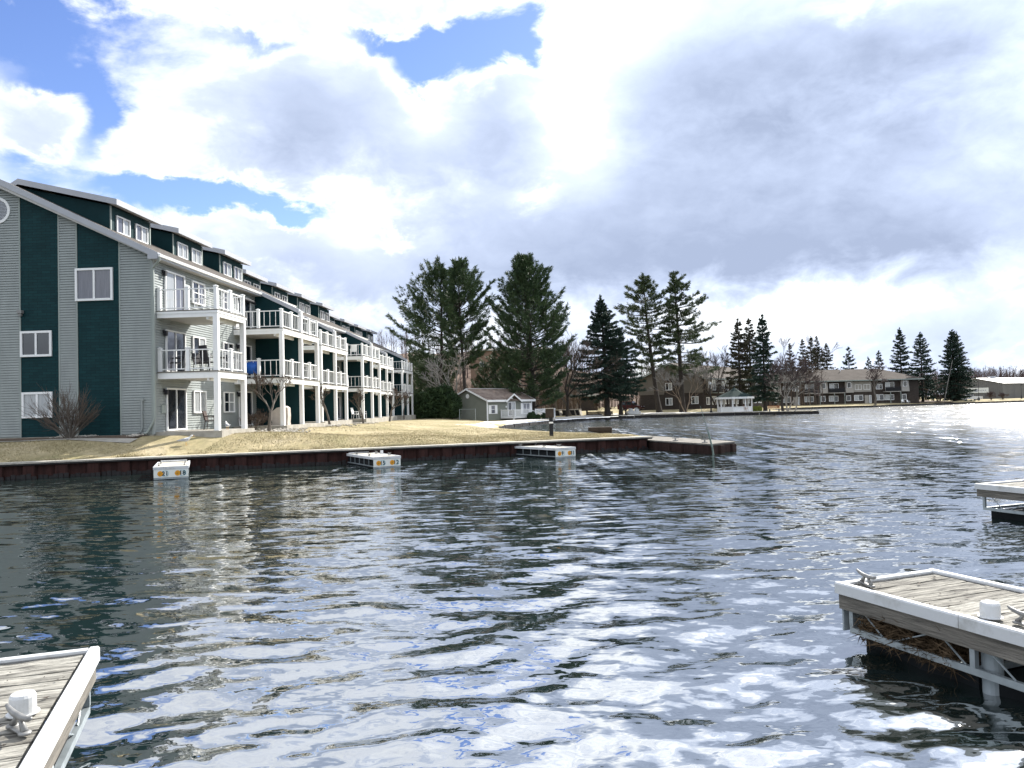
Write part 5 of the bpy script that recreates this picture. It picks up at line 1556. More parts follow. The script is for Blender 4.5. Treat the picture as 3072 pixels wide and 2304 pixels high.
bare('bare_tree', 'dark leaning bare tree left of the birch clump on the point', 2349, 119.5, 1070, 310, .2, 6, .8, 1, (-.15, 0), 'barkdark', 'twigs', first=.3, minr=.018, twig=4)
bare('bare_tree', 'tall grey bare tree rising between the spruces and the apartments', 2335, 165, 1012, 311, .25, 6, .55, 1, (0, 0), 'bark', 'mauve', vase=True, first=.35, minr=.03)
bare('bare_tree', 'bare tree on the bank before the lakeside apartments', 2627, 177.5, 1085, 312, .3, 6, .7, 1, (0, 0), 'bark', 'mauve', first=.36, minr=.025, twig=4)
bare('bare_tree', 'tall hazy bare tree over the clump of brown spruces', 2450, 215, 1000, 413, .3, 6, .6, 1, (0, 0), 'bark', 'mauve', first=.35, minr=.03)
bare('bare_tree', 'hazy bare tree showing over the far end of the condominium roof', 1150, 140, 985, 314, .28, 6, .75, 1, (0, 0), 'bark', 'mauve', first=.35, minr=.03)
bare('bare_tree', 'bare tree in the gap right of the densest pine', 1668, 128, 1030, 315, .2, 6, .7, 1, (.05, 0), 'bark', 'twigs', first=.33, minr=.02)
bare('bare_shrub', 'small bare bush on the grass left of the spruce trunk', 1795, 122, 1195, 316, .05, 4, .8, 6, (0, 0), 'twigs', 'twigs', True, None, 'shrub', first=.45, twig=4, minr=.012)
bare('bare_shrub', 'reddish bare thicket before the boat shed', 2975, 204, 1172, 317, .06, 4, .9, 8, (0, 0), 'twigs', 'mauve', True, None, 'shrub', first=.45, twig=5, minr=.02)
bare('bare_shrub', 'reddish bare thicket right of the white truck', 3010, 206, 1176, 318, .06, 4, .9, 8, (0, 0), 'twigs', 'mauve', True, None, 'shrub', first=.45, twig=5, minr=.02)
bare('bare_shrub', 'brown bare bush below the broad spruce', 2815, 195, 1178, 319, .06, 4, .9, 8, (0, 0), 'twigs', 'twigs', True, None, 'shrub', first=.45, twig=5, minr=.02)

# evergreen hedge by the end of the condominium, clipped yews by the cottage
def leafy(name, label, x, y, parts, material, seed, cat='hedge', tri=.2, count=9000, stem='barkdark'):
    g = np.random.default_rng(seed)
    t = thing(name, label, cat, (x, y, gz(x, y)))
    vol = np.array([p[3] * p[4] * p[5] for p in parts]) ** .67
    allt = []
    for p, n in zip(parts, (vol / vol.sum() * count).astype(int)):
        d = g.normal(0, 1, (n, 3)); d /= np.linalg.norm(d, axis=1, keepdims=True)
        rr_ = g.uniform(.72, 1.03, (n, 1)) * (1 + .10 * np.sin(d[:, :1] * 7 + p[0] * 3) * np.cos(d[:, 2:3] * 6 + d[:, 1:2] * 5))
        c_ = np.array(p[:3]) + d * rr_ * np.array(p[3:])
        c_ = c_[c_[:, 2] > 0.0]
        m_ = len(c_); dd = d[:m_]
        up = dd * .6 + np.array([0, 0, .7]) + g.normal(0, .5, (m_, 3)); up /= np.linalg.norm(up, axis=1, keepdims=True)
        s_ = np.cross(up, g.normal(0, 1, (m_, 3))); s_ /= np.linalg.norm(s_, axis=1, keepdims=True)
        L = tri * g.uniform(.6, 1.4, (m_, 1))
        allt.append(np.stack([c_ - s_ * L * .35, c_ + s_ * L * .35, c_ + up * L], 1))
    mb = MB(); mb.tris(np.concatenate(allt)); mb.build('foliage', material, t)
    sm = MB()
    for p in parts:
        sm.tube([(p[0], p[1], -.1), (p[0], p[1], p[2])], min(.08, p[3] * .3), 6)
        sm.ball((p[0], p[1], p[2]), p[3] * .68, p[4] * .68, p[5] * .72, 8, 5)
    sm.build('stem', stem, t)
    return t
hx = gx(1312, 101)
leafy('cedar_hedge', 'tall dark rounded cedar hedge between the condominium and the cottage', hx, 101, [(-2.0, 0, 1.5, 1.5, 1.4, 1.9), (-.5, .4, 1.9, 1.6, 1.5, 2.1), (1.0, 0, 2.1, 1.5, 1.4, 2.25), (2.0, -.3, 1.5, 1.2, 1.2, 1.8), (-2.9, .3, 1.0, 1.0, 1.1, 1.4)], 'cedar', 5, count=26000, tri=.26)
cm = Matrix.Translation(cot.location) @ Matrix.Rotation(CA, 4, 'Z')
for i, (lx, ly, r, lab) in enumerate(((5.3, -3.1, .62, 'larger clipped round shrub at the foot of the cottage porch'), (6.4, -3.3, .4, 'smaller round shrub beside the larger one at the porch'), (8.4, -3.0, .6, 'clipped round shrub right of the porch stairs'))):
    p = cm @ Vector((lx, ly, 0))
    leafy('round_shrub', lab, p.x, p.y, [(0, 0, r * .7, r, r, r * .85)], 'cedar', 50 + i, 'shrub', .1, 2600)
for i, (px, lab) in enumerate(((2266, 'yellow green clipped shrub just right of the gazebo'), (2279, 'yellow green shrub nearer the tall spruce trunk'))):
    x = gx(px, 122.5)
    leafy('yellow_shrub', lab, x, 122.6, [(0, 0, .38, .42, .4, .5)], 'yew', 60 + i, 'shrub', .1, 1500)

# far woods and undergrowth: single trunks can no longer be told apart
def woods(name, label, x0, x1, y0, y1, n, hmin, hmax, seed, material, zf=None, twg=16, thick=.05, z_of=None):
    g = np.random.default_rng(seed)
    T = []
    for k in range(n):
        x, y = g.uniform(x0, x1), g.uniform(y0, y1); h = g.uniform(hmin, hmax)
        z = z_of(x, y) if z_of else 0.5
        b0 = np.array([x, y, z])
        def seg(p, q, w):
            a_ = g.uniform(0, 3.14); s_ = np.array([math.cos(a_), math.sin(a_), 0]) * w
            T.append([p - s_, p + s_, q])
        top = b0 + np.array([g.normal(0, .4), g.normal(0, .4), h]); seg(b0, top, thick * 2.6)
        for j in range(twg):
            u = g.uniform(.3, .98); p = b0 + (top - b0) * u; L = h * .32 * (1.15 - u) + .5
            d = np.array([g.normal(0, .55), g.normal(0, .55), 1.0]); q = p + d * L * .8; seg(p, q, thick)
            for _ in range(2):
                v_ = p + (q - p) * g.uniform(.3, .9); seg(v_, v_ + np.array([g.normal(0, .5), g.normal(0, .5), .8]) * L * .5, thick * .7)
    mb = MB(); mb.tris(np.array(T))
    o = mb.build(name, material); tag(o, label, 'woods', None, 'stuff')
    return o
def hill_z(x, y):
    prof = np.interp(x, [-240, -10, 14, 40, 110], [21, 20, 15, 8.5, 6]); k = np.clip((y - 195) / 60, 0, 1)
    return .5 + prof * k * k * (3 - 2 * k)
woods('hill_woods', 'leafless brown woods covering the far hillside', -75, 60, 192, 262, 620, 4.5, 9, 1, 'mauve', z_of=hill_z, thick=.06)
woods('far_woods', 'hazy leafless woods along the far right horizon', 60, 330, 285, 330, 1900, 8.5, 12.5, 2, 'mauve', twg=24, thick=.07)
woods('mid_woods', 'thicket of bare saplings behind the apartment houses', 8, 70, 170, 192, 260, 6, 10.5, 3, 'twigs', z_of=lambda x, y: 1.0, thick=.045)
woods('undergrowth', 'bare brown undergrowth behind the cottage and pines', -14, 12, 128, 160, 240, 3, 7, 4, 'twigs', z_of=lambda x, y: 1.0, thick=.04)
woods('right_thicket', 'bare thicket behind the spruces on the right bank', 98, 125, 205, 225, 120, 3, 7, 6, 'twigs', z_of=lambda x, y: .8, thick=.05)

# ------------------------------------------------------------------ docks
def cleat_mesh(s=1.0):
    mb = MB()
    for x in (-.085, .085):
        mb.lathe([(.034, 0), (.034, .012), (.022, .018)], 10, (x * s, 0, 0))
        mb.tube([(x * s, 0, .012), (x * s * .55, 0, .05), (x * s * .38, 0, .075)], [.022, .015, .014], 7)
    mb.box(-.085 * s, .085 * s, -.024, .024, 0.001, .011)
    mb.tube([(-.17 * s, 0, .105), (-.13 * s, 0, .092), (-.06 * s, 0, .082), (.06 * s, 0, .082), (.13 * s, 0, .092), (.17 * s, 0, .105)], [.010, .015, .018, .018, .015, .010], 8)
    me = mb.mesh('cleat'); me.materials.append(MT['castalu'])
    me.polygons.foreach_set('use_smooth', [True] * len(me.polygons))
    return me
CLEAT = cleat_mesh()
PLK = {}
def plank_mesh(w, l, k, material):
    key = (round(w, 3), round(l, 3), k, material)
    if key not in PLK:
        g = random.Random(k + 17)
        mb = MB(); n = 8
        tops = [g.uniform(-.004, .004) for _ in range(n + 1)]
        for i in range(n):
            x0, x1 = w * i / n, w * (i + 1) / n
            a0, a1 = g.uniform(0, .004), l - g.uniform(0, .004)
            if i == 0: a0p, a1p = a0, a1
            mb.add([(x0, a0p, -.03), (x1, a0, -.03), (x1, a1, -.03), (x0, a1p, -.03), (x0, a0p, tops[i]), (x1, a0, tops[i + 1]), (x1, a1, tops[i + 1] + .002), (x0, a1p, tops[i] + .002)],
                   [(3, 2, 1, 0), (4, 5, 6, 7), (0, 1, 5, 4), (2, 3, 7, 6)] + ([(3, 0, 4, 7)] if i == 0 else []) + ([(1, 2, 6, 5)] if i == n - 1 else []))
            a0p, a1p = a0, a1
        me = mb.mesh('plank'); me.materials.append(MT[material]); PLK[key] = me
    return PLK[key]
def big_dock(name, label, origin, az_, x0, x1, L, ztop, seed, cleats, piles, seam=None, nest=False, flap=False):
    """local y = 0 at the tip and runs back to -L; x0..x1 is the width"""
    t = thing(name, label, 'dock', (origin[0], origin[1], 0), az_)
    g = random.Random(seed)
    W = x1 - x0; bw = 0.075
    y = -bw
    while y > -L:
        w = 0.178 * g.choice((1, 1, 1, .98))
        o = link('plank', plank_mesh(W - 2 * bw - .01, w - .016, g.randint(0, 5), g.choice(('plank', 'plank', 'plank2'))), t, (x0 + bw + .005, y - w, ztop - .012 + g.uniform(-.003, .003)))
        o.location.x += g.uniform(-.003, .003)
        # neighbouring boards get their own stretch of grain
        y -= w
    # white vinyl bumpers round the edge
    def bumper(xa, xb, ya, yb, long_axis):
        if long_axis == 'y':
            h = (xb - xa); s_ = 1 if xa < (x0 + x1) / 2 else -1
            prof = [(xa, ztop - .085), (xa + .002, ztop + .004), (xa + .012, ztop + .018), (xb - .012, ztop + .018), (xb - .002, ztop + .006), (xb - .002, ztop - .01)]
            if s_ < 0:
                prof = [(xb, ztop - .085), (xb - .002, ztop + .004), (xb - .012, ztop + .018), (xa + .012, ztop + .018), (xa + .002, ztop + .006), (xa + .002, ztop - .01)]
            return MB().prism(prof, 'y', ya, yb)
        prof = [(ya, ztop - .01), (ya, ztop + .008), (ya + .012, ztop + .016), (yb - .012, ztop + .016), (yb, ztop + .004), (yb, ztop - .08)]
        return MB().prism(prof, 'x', xa, xb)
    segs = [0.02] + ([seam] if seam else []) + [-L]
    for a, b in zip(segs[:-1], segs[1:]):
        for xa in (x0 - .02, x1 - bw + .02):
            bumper(xa, xa + bw, b + .006, a, 'y').build('bumper', 'vinyl', t)
    bumper(x0 + bw - .018, x1 - bw + .018, -.035, .02, 'x').build('bumper', 'vinyl', t)
    # timber fascia under the bumper
    for xa in (x0 + .005, x1 - .045):
        MB().box(xa, xa + .04, -L, -.004, ztop - .225, ztop - .088).build('side_beam', 'beam', t)
    MB().box(x0 + .046, x1 - .046, -.045, -.006, ztop - .225, ztop - .082).build('end_beam', 'beam', t)
    # galvanised frame: posts, bottom rails, slender web rods
    zb = 0.13
    for xa, sx in ((x0 + .05, 1), (x1 - .05, -1)):
        MB().box(xa - .02, xa + .02, -L, -.10, zb, zb + .055).build('bottom_rail', 'steel', t)
        n = max(2, int(L / 1.22)); st = (L - .2) / n
        for k in range(n + 1):
            yy = -.12 - st * k
            MB().box(xa - .022, xa + .022, yy - .022, yy + .022, zb + .056, ztop - .226).build('frame_post', 'steel', t)
            if k < n:
                for q in range(3):
                    ya, yb = yy - st * (q + .35) / 3, yy - st * (q + 1) / 3
                    if q % 2: ya, yb = yb, ya
                    MB().tube([(xa, ya, ztop - .226), (xa, yb + st * .06, zb + .055)], .0075, 5).build('web_rod', 'steel', t)
    for k in range(max(2, int(L / 1.22)) + 1):
        yy = -.12 - (L - .2) / max(2, int(L / 1.22)) * k
        MB().box(x0 + .075, x1 - .075, yy - .02, yy + .02, zb, zb + .05).build('cross_rail', 'steel', t)
    for k in range(int(L / 1.22)):
        ya = -.16 - 1.22 * k
        MB().box(x0 + .16, x1 - .16, ya - 1.12, ya, -.25, zb - .005).build('float', 'float', t)
    for (px_, py_) in piles:
        p = MB().lathe([(.075, -1.6), (.075, ztop - .02)], 16, (px_, py_, 0)).build('pile', 'pvc', t, smooth_=False)
        MB().lathe([(.088, ztop + .006), (.088, ztop + .012), (.072, ztop + .013), (.070, ztop + .105), (.062, ztop + .122), (.03, ztop + .132)], 20, (px_, py_, 0)).build('cap', 'vinyl', p, smooth_=False)
    for (px_, py_, a_, s_) in cleats:
        o = link('cleat', CLEAT, t, (px_, py_, ztop + .004), a_); o.scale = (s_, s_, s_)
    if flap:
        MB().box(x0 + .03, x0 + .4, -.03, -.012, .13, ztop - .228).build('end_plate', 'pvc', t)
    return t
ZT = 0.56
A_ = at(2490, 1743, 7.3); A_ = Vector((A_.x, A_.y))
dk_r = big_dock('floating_dock', 'near weathered plank dock with white bumper and dry reeds caught under its frame', (3.0, 7.26), rad(21.2), 0, 1.22, 7.5, ZT, 3,
         [(.19, -.16, rad(72), 1.0), (.20, -1.66, rad(78), 1.0)], [(.19, -1.38)], seam=-1.27, flap=True)
dk_l = big_dock('floating_dock', 'near weathered plank dock with white edge and white pile cap at the lower left corner', (-3.17, 5.83), rad(20.3), -1.22, 0, 7.0, ZT, 5,
         [(-.17, -1.52, rad(-58), 1.0)], [(-.21, -1.24)])
dk_f = big_dock('floating_dock', 'farther weathered plank dock running out of view behind the near right one', (8.72, 14.6), rad(21), 0, 1.3, 8.0, 0.60, 7, [], [])
# reeds and twigs lodged under the right-hand dock
g = np.random.default_rng(12); n = 5200
yy = -.18 - np.abs(g.uniform(0, 1.02, n)); xx = g.uniform(.03, .75, n)
env = .36 - .06 * np.abs(yy) - .12 * (xx / .75)
zz_ = .10 + g.uniform(0, 1, n) * np.clip(env - .10 + .05 * np.sin(yy * 9), .04, .3)
P_ = np.stack([xx, yy, zz_], 1)
D_ = g.normal(0, 1, (n, 3)) * np.array([.7, 1.0, .45]); D_ /= np.linalg.norm(D_, axis=1, keepdims=True)
S_ = np.cross(D_, g.normal(0, 1, (n, 3))); S_ /= np.linalg.norm(S_, axis=1, keepdims=True)
Ln = g.uniform(.05, .22, (n, 1))
mb = MB(); mb.tris(np.stack([P_ - S_ * .006, P_ + S_ * .006, P_ + D_ * Ln], 1)); mb.tris(np.stack([P_ - S_ * .005, P_ - D_ * Ln * .7, P_ + S_ * .005], 1))
mb.box(.2, .7, -1.1, -.25, .06, .2)
ns = mb.build('reed_nest', 'twig', None, (3.0, 7.26, 0), rad(21.2))
tag(ns, 'tangle of dry brown reeds and twigs caught under the near right dock', 'reeds', None, 'stuff')

# numbered finger docks along the sea wall
def text_mesh(s, size, name):
    cu = bpy.data.curves.new('lettering', 'FONT'); cu.body = s; cu.size = size; cu.align_x = 'CENTER'; cu.align_y = 'CENTER'
    cu.offset = size * .035; cu.extrude = 0.0015; cu.space_character = 1.08
    ob = bpy.data.objects.new('lettering', cu)
    C.objects.link(ob)
    dg = bpy.context.evaluated_depsgraph_get()
    me = bpy.data.meshes.new_from_object(ob.evaluated_get(dg)); me.name = name
    bpy.data.objects.remove(ob); bpy.data.curves.remove(cu)
    me.materials.clear(); me.materials.append(MT['signink'])
    return me
def finger(label, tipl, L, W, nums, post_at=None, skew=0.0):
    d = -WNRM                                                # from the tip back to the wall
    a = math.atan2(WD.y, WD.x) + skew
    t = thing('finger_dock', label, 'dock', (tipl[0], tipl[1], 0), a)
    # local x along the wall (to the right), local y back to the wall
    zt = 0.44
    n = int(L / .30)
    for k in range(n):
        MB().box(.06, W - .06, L * k / n + .004, L * (k + 1) / n - .004, zt - .045, zt + wr2.uniform(-.004, .004)).build('plank', 'capc', t)
    for xa in (-.02, W - .055):
        MB().box(xa, xa + .075, -.03, L, zt - .09, zt + .014).build('bumper', 'vinyl', t)
    MB().box(.056, W - .056, -.03, .03, zt - .09, zt + .012).build('bumper', 'vinyl', t)
    for xa in (.02, W - .05):
        MB().box(xa, xa + .03, .02, L, .06, .10).build('bottom_rail', 'steel', t)
        for k in range(int(L / .62) + 1):
            MB().box(xa, xa + .03, .02 + .62 * k, .05 + .62 * k, .10, zt - .09).build('frame_post', 'steel', t)
    MB().box(.06, W - .06, .08, L, -.2, .27).build('float', 'float', t)
    MB().box(0, W, -.01, .02, .0, .055).build('end_rail', 'steel', t)
    sb_ = MB().box(.0, W, -.025, -.005, .065, zt - .095).build('sign_board', 'signwhite', t)
    zc = (.065 + zt - .095) / 2
    for j, num in enumerate(nums):
        cx = W * (.22 + .50 * j)
        coin = MB().lathe([(.098, 0), (.098, .004), (.0, .006)], 20).build('emblem', 'orange', sb_, (cx - .035, -.026, zc), (rad(90), 0, 0))
        # pale blue long oval round the number
        pts_ = [(cx + .04 + (.115 if math.cos(q) > 0 else .02) * (1 if math.cos(q) > 0 else 1) + .085 * math.cos(q), -.0275, zc + .1 * math.sin(q)) for q in [rad(-100 + 200 * i / 18) for i in range(19)]]
        MB().tube(pts_, .0075, 4).build('oval_outline', 'signblue', sb_)
        link('number', text_mesh(num, .21, 'number'), sb_, (cx + .125, -.029, zc - .005), (rad(90), 0, 0))
        mb = MB()
        for q in range(3):
            mb.tube([(cx - .035 + .06 * math.cos(q * 1.05 + .4), -.033, zc + .06 * math.sin(q * 1.05 + .4)), (cx - .035 - .06 * math.cos(q * 1.05 + .4), -.033, zc - .06 * math.sin(q * 1.05 + .4))], .004, 3)
        mb.build('emblem_mark', 'wood', sb_)['kind'] = 'stuff'
    for (u, v_) in ((.12, .25), (.88, .25), (.12, .72), (.88, .72)):
        o = link('cleat', CLEAT, t, (W * u, L * v_, zt + .004), rad(90))
    MB().box(.1, W - .1, L - .05, L + .5, zt + .015, zt + .05).build('gangway', 'vinyl', t)
    if post_at:
        MB().cbox(post_at, L * .55, -.5, .1, .1, zt + .65).build('pile', 'vinyl', t)
    return t
finger('short numbered finger dock 21 and 18, leftmost along the sea wall', (-12.95, 27.7), 3.3, 1.15, ('21', '18'), skew=rad(3.7))
finger('numbered finger dock 15 and 12, middle along the sea wall with a white post', (-5.52, 30.25), 3.55, 1.12, ('15', '12'), post_at=1.02, skew=rad(10.3))
finger('numbered finger dock 9 and 31, nearest the bollard and jetty', (1.80, 33.3), 4.0, 1.08, ('9', '31'), skew=rad(15.5))

# dark bollard light on the lawn
bx_, by_ = gx(1652, 40.2), 40.2
bo = thing('bollard', 'black square bollard with white band and brown box top on the lawn edge', 'bollard', (bx_, by_, gz(bx_, by_)))
MB().prism([(-.10, -.10), (.10, -.10), (.10, .10), (-.10, .10)], 'z', -.2, .68).build('shaft', 'black', bo)
MB().cbox(0, 0, .68, .21, .21, .085).build('band', 'white', bo)
MB().cbox(0, 0, .765, .20, .20, .22).build('neck', 'black', bo)
MB().cbox(-.06, 0, .985, .42, .30, .46).build('power_box', 'darkwood', bo)
MB().cbox(-.06, 0, 1.446, .46, .34, .035).build('lid', 'stone', bo)
MB().cbox(.14, -.02, .25, .07, .12, .12).build('outlet_box', 'steel', bo)

# lamp posts
def lamp(label, px, Y, pytop, head, xoff=0):
    x = gx(px, Y); z0 = gz(x, Y); H = at(px, pytop, Y).z - z0
    t = thing('lamp_post', label, 'lamp post', (x, Y, z0), 0, 'lamp posts on the shore')
    MB().lathe([(.22, -.1), (.22, .15), (.13, .35), (.10, .8), (.055, .9), (.05, H - .45)], 10).build('pole', 'black', t)
    if head == 'globe':
        MB().ball((0, 0, H - .22), .19, .19, .22, 12, 7).build('lamp_shade', 'vinyl', t); MB().lathe([(.2, H - .06), (.09, H), (.02, H + .1)], 10).build('cap', 'black', t)
    else:
        MB().box(-.1, .45, -.1, .1, H - .45, H - .3).build('lamp_shade', 'dark', t)
lamp('black lamp post with pale globe left of the gazebo', 2133, 122.8, 1146, 'globe')
lamp('black lamp post with pale globe before the tall dark spruce and red car', 1877, 121.0, 1166, 'globe')
lamp('tall plain dark pole before the boat shed', 2938, 203, 1112, 'box')
lamp('slim pale-footed dark pole at the right of the boat shed', 3066, 205, 1150, 'box')
x = gx(2840, 194.5)
t = thing('flagpole', 'tall pale pole leaning right before the twin topped spruce', 'pole', (x, 195.8, .4))
p1_ = at(2858, 1085, 195.8)
MB().tube([(0, 0, -.3), ((p1_.x - x) * .5, 0, p1_.z * .5), (p1_.x - x, 0, p1_.z)], [.11, .09, .05], 6).build('pole', 'barkpale', t)
MB().box(-.2, .2, -.2, .2, -.2, .12).build('base', 'stone', t)

# ------------------------------------------------------------------ vehicles
def car(name, label, x, y, z, rz, paint, L=4.6, Wd=1.85, H=1.72, kind='suv', cat='car', group=None, simple=False):
    t = thing(name, label, cat, (x, y, z), rz, group)
    # profile along x (front at +x)
    if kind == 'suv':
        body = [(-L / 2, .45), (-L / 2 + .02, .95), (-L / 2 + .12, 1.08), (L * .16, 1.05), (L / 2 - .25, .92), (L / 2 - .02, .72), (L / 2, .38), (L / 2 - .1, .28), (-L / 2 + .1, .28)]
        cab = [(-L / 2 + .12, 1.06), (-L / 2 + .38, H - .08), (-L / 2 + .7, H), (L * .02, H), (L * .10, H - .06), (L * .24, 1.05)]
    elif kind == 'truck':
        body = [(-L / 2, .5), (-L / 2, 1.15), (-.45, 1.15), (L * .18, 1.15), (L / 2 - .1, 1.08), (L / 2, .9), (L / 2, .45), (L / 2 - .1, .38), (-L / 2 + .1, .38)]
        cab = [(-.55, 1.14), (-.42, H), (L * .08, H), (L * .22, 1.14)]
    else:
        body = [(-L / 2, .45), (-L / 2 + .03, .85), (-L / 2 + .5, .95), (L * .2, .93), (L / 2 - .2, .8), (L / 2, .6), (L / 2, .35), (L / 2 - .1, .25), (-L / 2 + .1, .25)]
        cab = [(-L / 2 + .45, .94), (-L * .18, H), (L * .05, H), (L * .25, .92)]
    def shell(prof, w0, w1, zsplit):
        mb = MB(); n = len(prof)
        ws = [w0 if z < zsplit else w1 for _, z in prof]
        vs = [(x_, -w / 2, z_) for (x_, z_), w in zip(prof, ws)] + [(x_, w / 2, z_) for (x_, z_), w in zip(prof, ws)]
        mb.add(vs, [tuple(range(n)), tuple(range(2 * n - 1, n - 1, -1))] + [((i + 1) % n, i, n + i, n + (i + 1) % n) for i in range(n)])
        return mb
    bo_ = shell(body, Wd, Wd * .96, .9).build('body', paint, t)
    zc = cab[0][1]
    gl = shell(cab, Wd * .92, Wd * .78, zc + .1).build('greenhouse', 'glass', t)
    roofp = [(x_, z_ + .012) for x_, z_ in cab[1:-1]]
    x0r, x1r = cab[1][0], cab[-2][0]
    MB().box(x0r, x1r, -Wd * .40, Wd * .40, H - .10, H + .02).build('roof', paint, t)
    if not simple:
        for xx_ in (cab[1][0] + .05, (cab[1][0] + cab[-2][0]) / 2 + .1, cab[-2][0] - .05):
            for sy_ in (-1, 1):
                MB().prism([(xx_ - .05, zc), (xx_ + .05, zc), (xx_ + .05, H - .05), (xx_ - .05, H - .05)], 'y', sy_ * Wd * .43 - .05, sy_ * Wd * .43 + .03).build('pillar', paint, t)
        for sy_ in (-1, 1):
            MB().box(L / 2 - .12, L / 2 + .005, sy_ * Wd * .36 - .18, sy_ * Wd * .36 + .18, .68, .82).build('headlight', 'carsilver', t)
            MB().box(-L / 2 - .01, -L / 2 + .05, sy_ * Wd * .40 - .1, sy_ * Wd * .40 + .1, .75, 1.05).build('tail_light', 'carred', t)
            MB().box(L * .12, L * .12 + .18, sy_ * (Wd / 2 + .09) - .09, sy_ * (Wd / 2 + .09) + .09, 1.0, 1.15).build('mirror', paint, t)
    for xw in (-L * .30, L * .30):
        for sy_ in (-1, 1):
            w = MB().lathe([(.36, -.11), (.36, .11), (.24, .115)], 18).build('wheel', 'tyre', t, (xw, sy_ * (Wd / 2 - .09), .36), (rad(90), 0, 0))
            MB().lathe([(.24, -.12), (.23, .12), (.06, .128)], 12).build('rim', 'rim', w)
    return t
x = gx(1893, 141); z = gz(x, 141)
car('sport_utility_car', 'dark red sport utility car parked between the spruce and the apartment gable', x, 141, z, rad(-28), 'carred')
x = gx(2912, 207)
car('pickup_truck', 'white pickup truck parked before the boat shed', x, 207, gz(x, 207) - .1, rad(176), 'carwhite', L=5.6, H=1.85, kind='truck')
for i, (px, Y, pm, lab) in enumerate(((1712, 205, 'carsilver', 'silver car, leftmost in the far row of parked cars'), (1724, 209, 'carblue', 'dark blue car among the far row of parked cars'), (1738, 206, 'carwhite', 'white car in the middle of the far row of parked cars'),
                                      (1750, 210, 'carsilver', 'silver car right of the middle in the far row of parked cars'), (1762, 206, 'carwhite', 'white car at the right end of the far row of parked cars'))):
    x = gx(px, Y)
    car('parked_car', lab, x, Y, gz(x, Y), rad(-70 + 7 * i), pm, L=4.5, H=1.45, kind='sedan', group='cars parked in the far lot', simple=True)

# stored dock sections on the grass: dark fronts with pale sloping sides
for i, (px, w_, lab) in enumerate(((1668, .95, 'leftmost dark fronted storage box with pale sloping side, beside the bollard'), (1695, 1.0, 'second dark fronted storage box, left of the dark tree trunk'), (1714, 1.0, 'third dark fronted storage box, right of the dark tree trunk'), (1728, .9, 'rightmost dark fronted storage box with pale sloping side'))):
    x = gx(px, 119); z = gz(x, 119)
    t = thing('storage_box', lab, 'box', (x, 119, z), rad(-22), 'storage boxes on the grass by the bay')
    MB().prism([(-w_ / 2, 0), (w_ / 2 + .3, 0), (w_ / 2, .95), (-w_ / 2 + .1, .95)], 'y', 0, 1.1).build('body', 'stone', t)
    MB().prism([(-w_ / 2 + .02, .06), (w_ / 2 + .12, .06), (w_ / 2 - .08, .86), (-w_ / 2 + .12, .86)], 'y', -.05, -.002).build('front_panel', 'dark', t)
    MB().prism([(-w_ / 2 - .02, .955), (w_ / 2 + .1, .955), (w_ / 2 + .1, 1.0), (-w_ / 2 - .02, 1.0)], 'y', -.08, 1.12).build('lid', 'walk', t)
x = gx(1800, 119)
t = thing('planter_wall', 'long low dark timber planter at the foot of the tall spruce', 'planter', (x, 118.6, gz(x, 118.6)), rad(-2))
for k in range(3):
    MB().box(-2.1, 1.9, -.1, .1, .02 + k * .17, .17 + k * .17).build('plank', 'darkwood', t)
MB().box(-2.2, -1.95, -.14, .14, 0, .72).build('post', 'darkwood', t)

# white rowing boat upturned on the point, bench, chairs
x = gx(1903, 120.4); z = .56
t = thing('pedal_boat', 'white pedal boat drawn up on the edge of the point below the red car', 'boat', (x, 121.2, z), rad(8))
MB().prism([(-.95, 0), (.75, 0), (1.05, .28), (.95, .45), (-.9, .5), (-1.05, .35)], 'y', -.55, .55).build('hull', 'vinyl', t)
MB().prism([(-.75, .5), (-.15, .46), (-.2, .85), (-.62, .98)], 'y', -.5, .5).build('seat', 'vinyl', t)
MB().prism([(.15, .46), (.8, .45), (.7, .85), (.3, 1.0)], 'y', -.4, .4).build('canopy', 'vinyl', t)
MB().tube([(.9, -.3, .3), (1.8, -.7, -.15)], .05, 5).build('oar', 'vinyl', t)
x = gx(2324, 119.2)
t = thing('park_bench', 'long orange brown wooden bench between the tall spruce and the birches', 'bench', (x, 119.6, gz(x, 119.6)), rad(4))
for k in range(3):
    MB().box(-.95, .95, -.02, .02, .52 + k * .15, .64 + k * .15).build('slat', 'wood', t)
for k in range(3):
    MB().box(-.95, .95, -.45 + k * .14, -.33 + k * .14, .42, .46).build('slat', 'wood', t)
for xx_ in (-.75, .75):
    MB().box(xx_ - .04, xx_ + .04, -.42, .06, 0, .41).build('leg', 'castalu', t)
def chair(name, label, x, y, z, rz, material, cat='chair', s=1.0, back=.92, group=None):
    t = thing(name, label, cat, (x, y, z), rz, group)
    q = s
    MB().box(-.26 * q, .26 * q, -.26 * q, .24 * q, .40 * q, .45 * q).build('seat', material, t)
    MB().prism([(.19 * q, .46 * q), (.25 * q, .46 * q), (.37 * q, back * q), (.31 * q, back * q)], 'x', -.25 * q, .25 * q).build('backrest', material, t)
    for sx_ in (-1, 1):
        MB().tube([(sx_ * .25 * q, -.25 * q, 0), (sx_ * .25 * q, -.22 * q, .42 * q), (sx_ * .27 * q, -.2 * q, .64 * q)], .018 * q, 5).build('leg', material, t)
        MB().tube([(sx_ * .24 * q, .28 * q, 0), (sx_ * .24 * q, .21 * q, .42 * q)], .018 * q, 5).build('leg', material, t)
        MB().tube([(sx_ * .28 * q, -.24 * q, .63 * q), (sx_ * .28 * q, -.05 * q, .66 * q), (sx_ * .27 * q, .27 * q, .64 * q)], .024 * q, 5).build('armrest', material, t)
    return t
x = gx(2238, 120.9)
chair('deck_chair', 'brown wooden chair on the walk before the gazebo', x, 121.0, .56, rad(35), 'wood')
